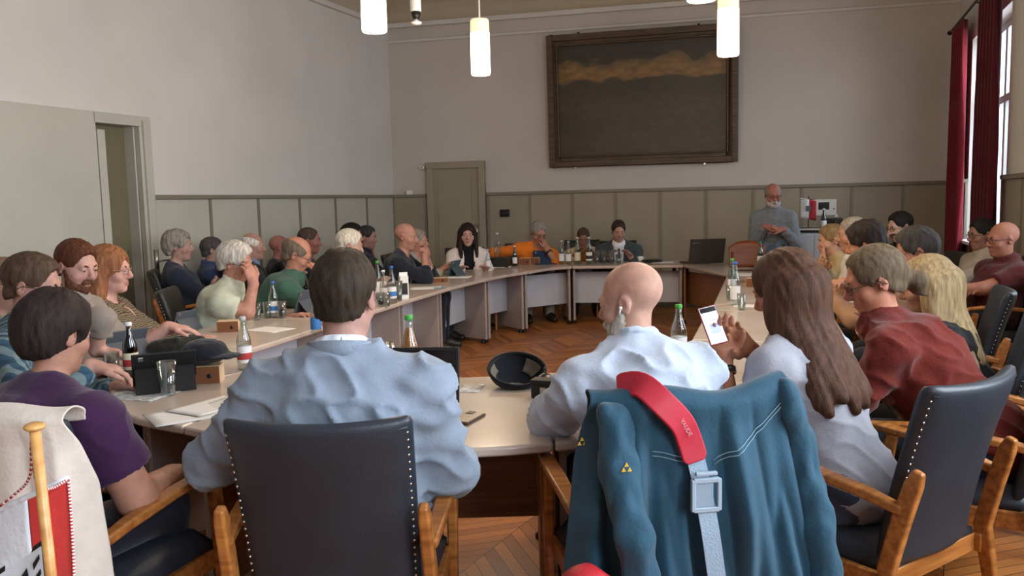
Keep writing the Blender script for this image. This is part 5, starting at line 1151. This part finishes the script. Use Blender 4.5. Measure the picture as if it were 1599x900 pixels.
# ---- the phone in the hands
q = at_y(1113, 508, 2.905); e = empty('smartphone', q, 0, 'red phone with a lit white screen held by the woman with long hair', 'phone')
zz = nrm(np.array([0.15, -.85, .42])); up = nrm(np.array([-.22, .25, .9])); xx = nrm(np.cross(up, zz)); up = np.cross(zz, xx); e.matrix_world = Matrix(((xx[0], up[0], zz[0], q[0]), (xx[1], up[1], zz[1], q[1]), (xx[2], up[2], zz[2], q[2]), (0, 0, 0, 1)))
MB().box((0, 0, -.003), (.034, .071, .004)).build('case', mat('phone_red', '#8a2f38', .4), e, bevel=.004, seg=3); MB().box((0, 0, .0015), (.031, .067, .0012)).build('screen', mat('lit_screen', '#e8ecf8', .2, emit='#dfe6fa', estr=.75), e); MB().box((0, .057, .003), (.030, .009, .0006)).build('status_bar', M_SCREEN, e); MB().box((.004, -.015, .003), (.018, .018, .0006)).build('message_bubble', mat('lit_bubble', '#9aa6e0', .2, emit='#8d9ae0', estr=.6), e); MB().box((-.004, .02, .003), (.02, .006, .0006)).build('message_line', mat('lit_line', '#c6ccdc', .2, emit='#c0c8dc', estr=.55), e)
# ---- jacket over the chair back
def drape(name, src, m, lab, cat, z_bot, hw0, hw1, fold, nf, front=.30, seed=0, lift=.012, z_l=None, z_r=None, skew=0, thick=.006, parts=None):
    e = empty(name, src.location, src.rotation_euler.z, lab, cat); rs = np.random.RandomState(seed); ph = rs.rand(6) * 6
    L_ = front + .08 + (1.0 - z_bot); P = []; nu, nv = 72, 56
    def pt(u, v):
        s = v * L_; zt = 1.0 + lift - .012 * (1 - u * u) + .012 * math.sin(u * 5 + ph[0])
        if s < front: z = zt - (front - s); yo = .052; k = 0; x = u * hw0 * .96
        elif s < front + .08: a = (s - front) / .08; z = zt + .022 * math.sin(a * math.pi); yo = .052 - a * .092; k = 0; x = u * hw0
        else:
            k = (s - front - .08) / (L_ - front - .08); zb = z_bot + ((z_l or z_bot) - z_bot) * max(0, -u) + ((z_r or z_bot) - z_bot) * max(0, u); z = zt - k * (zt - zb); yo = -.040 - .03 * k
            x = u * (hw0 + (hw1 - hw0) * k ** .8) + skew * k
        uu = min(max(u * hw0 / .26, -1.05), 1.05); q = bend([(uu * .26, 0, min(max(z, .93) if s > front + .08 else z, .99))])[0]
        f = fold * min(1, k * 2.2) * (math.sin(u * nf + ph[1] + 1.3 * math.sin(k * 2 + ph[2])) + .6 * math.sin(u * nf * 1.9 + ph[3] + k * 1.5) + .25 * math.sin(u * nf * 4.3 + ph[4])); wrap = max(0, abs(u) - .86) * .55 * min(1, k * 4)
        yb = q[1]
        return (x, yb + yo - abs(f) * .6 - max(0, f) * .8 + wrap, z + .004 * math.sin(u * 9 + ph[5]) * (k > 0))
    for i in range(nu + 1): P.append([pt(-1 + 2 * i / nu, j / nv) for j in range(nv + 1)])
    MB().grid(P).build('body', m, e, True, solid=thick, sub=1)
    return e, pt, L_
M_JACK = cloth('#2a4d60', .7)
JK, jpt, JL = drape('jacket', CHC, M_JACK, 'blue outdoor jacket hung over the back of the chair behind the bald man', 'jacket', .30, .285, .40, .042, 7, seed=3, lift=.02, skew=.02)
def jv(z): return (0.38 + (1.02 - z)) / JL     # v on the back side for a height
def onj(u, z, off=.010): p = np.array(jpt(u, jv(z))); return p - [0, off, 0]
sl = [onj(-.80, .985, .02), onj(-.74, .86, .045), onj(-.62, .68, .06), onj(-.52, .50, .06), onj(-.50, .34, .05)]
V, Q = surface([cap(sl[i], sl[i + 1], (.045, .050, .05, .046)[i], (.050, .05, .046, .04)[i], .03) for i in range(4)], (), .009, .009); n = normals(V, Q); V = V + n * ((vnoise(V * np.array([30, 30, 14])) - .5) * .022)[:, None]
link('sleeve', np_mesh('sleeve', V, Q), M_JACK, JK)
sl = [onj(.93, .985, .0), onj(1.0, .84, .03), onj(1.0, .62, .05), onj(.98, .42, .05)]
V, Q = surface([cap(sl[i], sl[i + 1], .045, .046, .03) for i in range(3)], (), .009, .009); n = normals(V, Q); V = V + n * ((vnoise(V * np.array([30, 30, 14]) + 7) - .5) * .022)[:, None]
link('sleeve', np_mesh('sleeve', V, Q), M_JACK, JK)
M_ST = cloth('#8fb0bc')
for (ua_, za, ub, zb_) in ((.10, .86, .93, .985), (-.42, .87, -.12, .862)):
    for d in (0, .012): MB().sweep([onj(ua_ + (ub - ua_) * t, za + (zb_ - za) * t - d, .007) for t in np.linspace(0, 1, 14)], .0012, n=5).build('stitching', M_ST, JK, True)
M_YEL = mat('yellow_print', '#d9b53a', .6)
def tri(c, r):
    mb = MB(); c = np.array(c)
    for dx, dz in ((0, .5), (-.62, -.5), (.62, -.5)): a = c + [dx * r, 0, dz * r]; mb.add([a + [-.5 * r, 0, -.42 * r], a + [.5 * r, 0, -.42 * r], a + [0, 0, .5 * r], a + [-.5 * r, -.002, -.42 * r], a + [.5 * r, -.002, -.42 * r], a + [0, -.002, .5 * r]], [(0, 1, 2), (5, 4, 3), (0, 3, 4, 1), (1, 4, 5, 2), (2, 5, 3, 0)])
    return mb
sp_ = onj(-.72, .86, .045); tri(onj(-.72, .875, .098), .013).build('logo', M_YEL, JK); tri(onj(-.98, .90, .015), .012).build('logo', M_YEL, JK)
# strap with a red shoulder pad laid over the jacket
SPE = empty('shoulder_bag', CHC.location, CHC.rotation_euler.z, 'red shoulder bag hung by its padded strap and grey buckled webbing over the blue jacket', 'bag')
def onj2(x, z, off): u = min(1, max(-1, x / (.285 + .115 * max(0, (1.02 - z) / .7) ** .8))); p = onj(u, z, off); return np.array([x, p[1], z])
pp = [np.array([-.20, .02 + bend([(0, 0, .985)])[0][1] + .04, 1.035]), np.array([-.155, bend([(0, 0, .985)])[0][1] - .01, 1.052]), onj2(-.11, 1.01, .03), onj2(-.06, .955, .030), onj2(-.035, .90, .028), onj2(-.02, .845, .022)]
pts = catmull(pp, 5); MB().sweep(pts, [.060] + [.072] * (len(pts) - 3) + [.068, .050], .014, up=(0, -1, .35)).build('pad', mat('red_webbing', '#b8283a', .6, var=.05, scale=20), SPE, bevel=.005, seg=3)
pts2 = catmull([onj2(-.02, .86, .018), onj2(-.008, .78, .02), onj2(.004, .66, .03), onj2(.02, .52, .04), onj2(.035, .46, .05)], 5); M_WEB = mat('grey_webbing', '#8fa3b4', .7, bump=.3, bscale=180)
MB().sweep(pts2, .050, .004, up=(0, -1, .1)).build('webbing', M_WEB, SPE)
bc = onj2(-.004, .765, .034); mb = MB()
for dx, dz, hx_, hz_ in ((-.036, 0, .006, .044), (.036, 0, .006, .044), (0, .04, .036, .007), (0, -.04, .036, .007), (0, .058, .030, .005)): mb.box(bc + [dx, 0, dz], (hx_, .007, hz_))
mb.build('buckle', mat('buckle_plastic', '#9fb0bf', .45), SPE, bevel=.003); MB().box(bc + [-.006, .002, 0], (.026, .005, .034)).build('buckle_tongue', mat('buckle_plastic2', '#8fa2b3', .45), SPE, bevel=.003)
cu = bpy.data.curves.new('t', 'FONT'); cu.body = 'VAUDE'; cu.size = .017; cu.extrude = .0005; to = bpy.data.objects.new('t', cu); COL.objects.link(to); me = bpy.data.meshes.new_from_object(to.evaluated_get(bpy.context.evaluated_depsgraph_get())); bpy.data.objects.remove(to)
o = link('lettering', me, mat('pad_lettering', '#d9a0a8', .6), SPE, False); a = np.array(pts[14]); d = nrm(pts[21] - pts[12]); nn = nrm(np.cross(d, [1, 0, 0])); nn = nn if nn[1] < 0 else -nn; w_ = np.cross(nn, d); o.matrix_local = Matrix(((d[0], w_[0], nn[0], a[0] + nn[0] * .0095), (d[1], w_[1], nn[1], a[1] + nn[1] * .0095), (d[2], w_[2], nn[2], a[2] + nn[2] * .0095), (0, 0, 0, 1)))
# the red bag that hangs from the strap
M_RED = mat('red_nylon', '#b3202a', .6, var=.05, scale=20, bump=.1, bscale=120)
def in_chc(w): a = CHC.rotation_euler.z; return Rz(-a) @ (np.array(w, float) - np.array(CHC.location))
A_, B_, C_ = in_chc(at_y(912, 925, 2.03)), in_chc(at_y(1105, 1010, 2.03)), in_chc(at_y(985, 1080, 2.03))
V, Q = surface([cap(A_, B_, .060, .050, .04), ell(C_, (.17, .06, .13), None, .05), cap(A_, C_, .06, .06, .04)], (), .008, .008); n = normals(V, Q); V = V + n * ((vnoise(V * 30) - .5) * .008)[:, None]; link('bag_body', np_mesh('bag_body', V, Q), M_RED, SPE)
# white coat over the chair at the left edge
WC, wpt, WL = drape('coat', CHD, cloth('#cfc4b8', .85), 'off-white coat hung over the chair behind the woman in purple', 'coat', .22, .275, .37, .022, 5, seed=9, lift=.015, front=.03)
# ---- flag on its pole near the camera
top, low = at_y(54, 668, .88), at_y(80, 900, .90); d = (low - top) / (low - top)[2] ; base = top + d * (.775 - top[2])
DESK = empty('side_table', (base[0] - .12, base[1] - .02, 0), 0, 'plain wooden side table carrying the small flag stand', 'table')
MB().box((0, 0, .745), (.42, .20, .014)).build('tabletop', M_CWOOD, DESK, bevel=.004)
for x in (-.38, .38):
    for y in (-.17, .17): MB().box((x, y, .366), (.02, .02, .366)).build('leg', M_CWOOD, DESK, bevel=.003)
FL = empty('table_flag', (base[0], base[1], .759), 0, 'wooden flag pole with a white and red pennant bearing a black bear crest', 'flag')
def fl(px_, py_, y): return at_y(px_, py_, y) - np.array([base[0], base[1], .759])
M_POLE = wood('pole_wood', '#a9743c', '#c99a5c', .35)
tl_ = top - np.array([base[0], base[1], .759]); MB().sweep([(0, 0, .012), tl_ * .5 + [0, 0, .006], tl_], [.0068, .0062, .0056], n=14).build('pole', M_POLE, FL, True)
MB().lathe([(.050, 0), (.050, .012), (.03, .018), (.009, .022), (.009, .03)], n=24).build('foot', M_POLE, FL, True)
MB().ball(tl_ + [0, 0, .001], (.0112, .0112, .0052), 10).build('finial', M_POLE, FL, True)
FY = .925; TR, TLf, BR, BLf = fl(104, 750, FY), fl(-70, 828, FY + .05), fl(120, 1010, FY), fl(-48, 1080, FY + .05)
def fp(u, v, o=0): p = (TLf * (1 - u) + TR * u) * (1 - v) + (BLf * (1 - u) + BR * u) * v; return p + [0, .004 * math.sin(u * 7 + v * 3) - o, 0]
def flagpiece(u0, u1, nm, m): MB().grid([[fp(u0 + (u1 - u0) * i / 16, j / 24) for j in range(25)] for i in range(17)]).build(nm, m, FL, True, solid=.0008)
flagpiece(0, .68, 'white_field', cloth('#dfe6ee', .8)); flagpiece(.68, 1, 'red_field', cloth('#cf3a34', .8))
MB().sweep([fp(u, -.005) for u in np.linspace(0, 1, 12)], .0035, n=8).build('crossbar', cloth('#dfe6ee', .8), FL, True)
M_CR = [mat('cord_red', '#a8333a', .7), mat('cord_white', '#e0d6d2', .7)]
def cord(P, nm, r=.0016):
    P = catmull(P, 14)
    mb = MB(); mb.cur = 0
    for i in range(len(P) - 1): mb.cur = i % 2; mb.sweep([P[i], P[i + 1] + (P[i + 1] - P[i]) * .15], r, n=6)
    mb.build(nm, M_CR, FL, True)
at_ = fl(49, 690, .888); cord([at_, fl(46, 745, .90), fl(20, 775, .915), fl(-40, 820, FY + .03)], 'cord'); cord([at_, fl(58, 757, .905), fl(80, 763, .915), TR], 'cord'); cord([fp(1, v, .001) + [.001, 0, 0] for v in np.linspace(0, 1, 8)], 'edge_cord', .0017)
def cr(poly, nm, m, o=.0035, uv=(.575, .62), s=(.185, .30)):
    P = [fp(uv[0] + x * s[0], uv[1] + y * s[1], o) for x, y in poly]; n = len(P); mb = MB(); mb.add(P + [p + [0, .0008, 0] for p in P], [tuple(range(n)), tuple(range(2 * n - 1, n - 1, -1))] + [(i, (i + 1) % n, n + (i + 1) % n, n + i) for i in range(n)]); return mb.build(nm, m, FL)
M_BK, M_SH, M_LF = mat('crest_black', '#15181c', .7), mat('crest_white', '#d5dde4', .7), mat('crest_yellow_green', '#b9c63a', .7)
cr([(-1.08, -.92), (1.08, -1.12), (1.08, .5), (.7, .9), (0, 1.15), (-.7, .9), (-1.08, .5)], 'shield_outline', M_BK, .002); cr([(-1, -.82), (1, -1.02), (1, .45), (.62, .82), (0, 1.05), (-.62, .82), (-1, .45)], 'shield', M_SH, .003)
cr([(-.78, -.35), (-.42, -.55), (-.22, -.40), (-.30, -.18), (-.05, -.1), (.0, .35), (-.12, .75), (-.38, .8), (-.34, .45), (-.62, .55), (-.8, .35), (-.52, .18), (-.75, .0), (-.5, -.12)], 'bear', M_BK, .0045)
cr([(.12, -.62), (.35, -.72), (.45, -.30), (.42, .6), (.2, .7), (.15, .1)], 'tree_trunk', M_BK, .0045)
for k in range(4): cr([(-.05 + .05 * k, -.55 + .28 * k), (.16, -.42 + .28 * k), (.08, -.26 + .28 * k), (-.02, -.3 + .28 * k)], 'leaf', M_LF, .0052)
for k in range(5): cr([(.62, -.75 + .3 * k), (.92, -.88 + .3 * k), (.92, -.78 + .3 * k), (.64, -.62 + .3 * k)], 'bar', M_BK, .0045)
# ---- far right: cabinet, small flag, panel, bottle
c0, c1 = at_y(1246, 362, 10.75), at_y(1325, 360, 10.45); a = math.atan2(c1[1] - c0[1], c1[0] - c0[0]); w = np.linalg.norm((c1 - c0)[:2]); m = (c0 + c1) / 2
e = empty('cabinet', (m[0], m[1] + .2, 0), a, 'pale grey cabinet against the back wall behind the woman in khaki', 'cabinet'); zc = c0[2]; M_CAB = mat('cabinet_paint', '#c3cbd6', .45)
MB().box((0, 0, zc / 2 + .03), (w / 2, .2, zc / 2 - .03)).build('body', M_CAB, e, bevel=.004); MB().box((0, 0, zc), (w / 2 + .012, .212, .012)).build('top', M_BLACK, e, bevel=.003); MB().box((0, .01, .03), (w / 2 - .02, .18, .03)).build('plinth', M_BLACK, e)
for q in (-1, 1): o = MB().box((q * w / 4, -.205, zc / 2 + .02), (w / 4 - .006, .008, zc / 2 - .06)).build('door', M_CAB, e, bevel=.003); MB().sweep([(q * .03, -.213, zc * .55), (q * .03, -.235, zc * .56), (q * .03, -.235, zc * .66), (q * .03, -.213, zc * .67)], .005, n=6).build('handle', M_METAL, o, True)
ZB = zc + .012
def oncab(x, dy=0): p = at_z(x, 358, ZB); t = (e.location[1] + dy) / ray(x, 358)[1]; d = ray(x, 358); return np.array([d[0] * t, d[1] * t, ZB])
p = oncab(1268, .02); e2 = empty('binder', p, a, 'flat dark blue binder lying on the pale cabinet', 'binder'); MB().box((0, 0, .016), (.15, .11, .016)).build('cover', mat('binder_blue', '#26323f', .5), e2, bevel=.004); MB().box((.005, -.002, .016), (.148, .112, .010)).build('pages', M_PAPER, e2)
p = oncab(1286, -.06); t_ = bottle(0, 400, 'bottle with white label standing on the pale cabinet', 'white', 'white', G_BROWN, .28, .036, L_COLA, .5, group='bottles on the tables'); t_.location = [float(v) for v in p]
p = oncab(1302, .06); e2 = empty('speaker', p, a, 'black box speaker on the pale cabinet under the wall panel', 'speaker'); MB().box((0, 0, .075), (.10, .06, .075)).build('housing', M_BLACK, e2, bevel=.008); o = MB().lathe([(.045, 0), (.04, .006), (.015, -.004)], n=20).build('cone', M_DARKM, e2, True, loc=(0, -.062, .08)); o.rotation_euler.x = math.pi / 2
p = oncab(1262, .10); e2 = empty('table_flag', p, a, 'small white and red flag on a thin stand before the wall panel', 'flag'); 
MB().lathe([(.045, 0), (.045, .012), (.008, .02)], n=18).build('foot', M_DARKM, e2, True); MB().sweep([(0, 0, .01), (0, 0, .44)], .006, n=8).build('pole', M_DARKM, e2, True); MB().sweep([(-.10, -.012, .40), (.10, -.012, .40)], .004, n=6).build('crossbar', M_DARKM, e2, True)
for u0, u1, nm, c in ((-.10, .01, 'white_field', '#d8dce2'), (.01, .10, 'red_field', '#b84048')): MB().grid([[(u0 + (u1 - u0) * i / 6, -.016 + .006 * math.sin(i + j * .4), .40 - .26 * j / 8 - .02 * (u0 + (u1 - u0) * i / 6) / .1) for j in range(9)] for i in range(7)]).build(nm, cloth(c), e2, True, solid=.002)
MB().box((.0, -.026, .28), (.03, .002, .035)).build('crest', mat('far_crest', '#5c6f78', .7), e2, bevel=.001)
e = fitting('wall_panel', 1287, 324, 0, 0, 0, None, 'white wall control panel with a small dark screen above the cabinet', 'control panel'); MB().box((0, -.02, 0), (.155, .02, .11)).build('housing', M_WHITE, e, bevel=.006); MB().box((-.01, -.041, .02), (.07, .003, .05)).build('screen', M_SCREEN, e, bevel=.001); MB().box((.12, -.041, -.02), (.012, .003, .01)).build('button', mat('panel_button', '#7d8a96', .4), e); MB().box((.155, -.012, -.115), (.02, .012, .02)).build('cable_box', M_WHITE, e, bevel=.002)
# ---- wooden chairs at the back
M_BENT = wood('bent_wood', '#6b351a', '#8d4a26', .3); M_BENTL = wood('pale_bent_wood', '#9d6f48', '#b98a5e', .35)
def wooden_chair(x, y, d, yaw, lab, m):
    p = at_y(x, y, d); e = empty('wooden_chair', (p[0], p[1], 0), math.radians(yaw), lab, 'chair'); zt = p[2]
    MB().lathe([(.19, .44), (.215, .445), (.215, .465), (.20, .472), (.02, .468)], n=28).build('seat', m, e, True)
    pr = [[(.23 * math.sin(t), -.19 - .045 * math.cos(t) - .06 * (k / 8), (zt - .30 + (.30 - .07 * (t / 1.1) ** 2) * (k / 8))) for t in np.linspace(-1.1, 1.1, 17)] for k in range(9)]; MB().grid(pr).build('backrest', m, e, True, solid=.018)
    for q in (-1, 1):
        MB().sweep([(q * .15, .15, .45), (q * .18, .19, 0)], [.017, .012], n=10).build('leg', m, e, True); MB().sweep([(q * .17, -.23, zt - .12), (q * .165, -.18, .45), (q * .18, -.24, 0)], [.013, .017, .012], n=10).build('leg', m, e, True)
wooden_chair(1172, 378, 9.35, 172, 'reddish brown wooden chair with a rounded back before the standing man', M_BENT)
wooden_chair(602, 376, 10.6, -100, 'pale wooden chair with a rounded back behind the bald man in navy', M_BENTL)
e = empty('ear_bud', PEOPLE['bald man in the white shirt']['world'](np.array(PEOPLE['bald man in the white shirt']['HT']((-.088, .004, -.012))) / PEOPLE['bald man in the white shirt']['s']), 0, 'white ear bud in the ear of the bald man in white', 'ear bud')
MB().ball((0, 0, 0), .006, 8).build('bud', M_WHITE, e, True); MB().sweep([(0, 0, 0), (-.003, .004, -.022)], .0035, n=8).build('stem', M_WHITE, e, True)
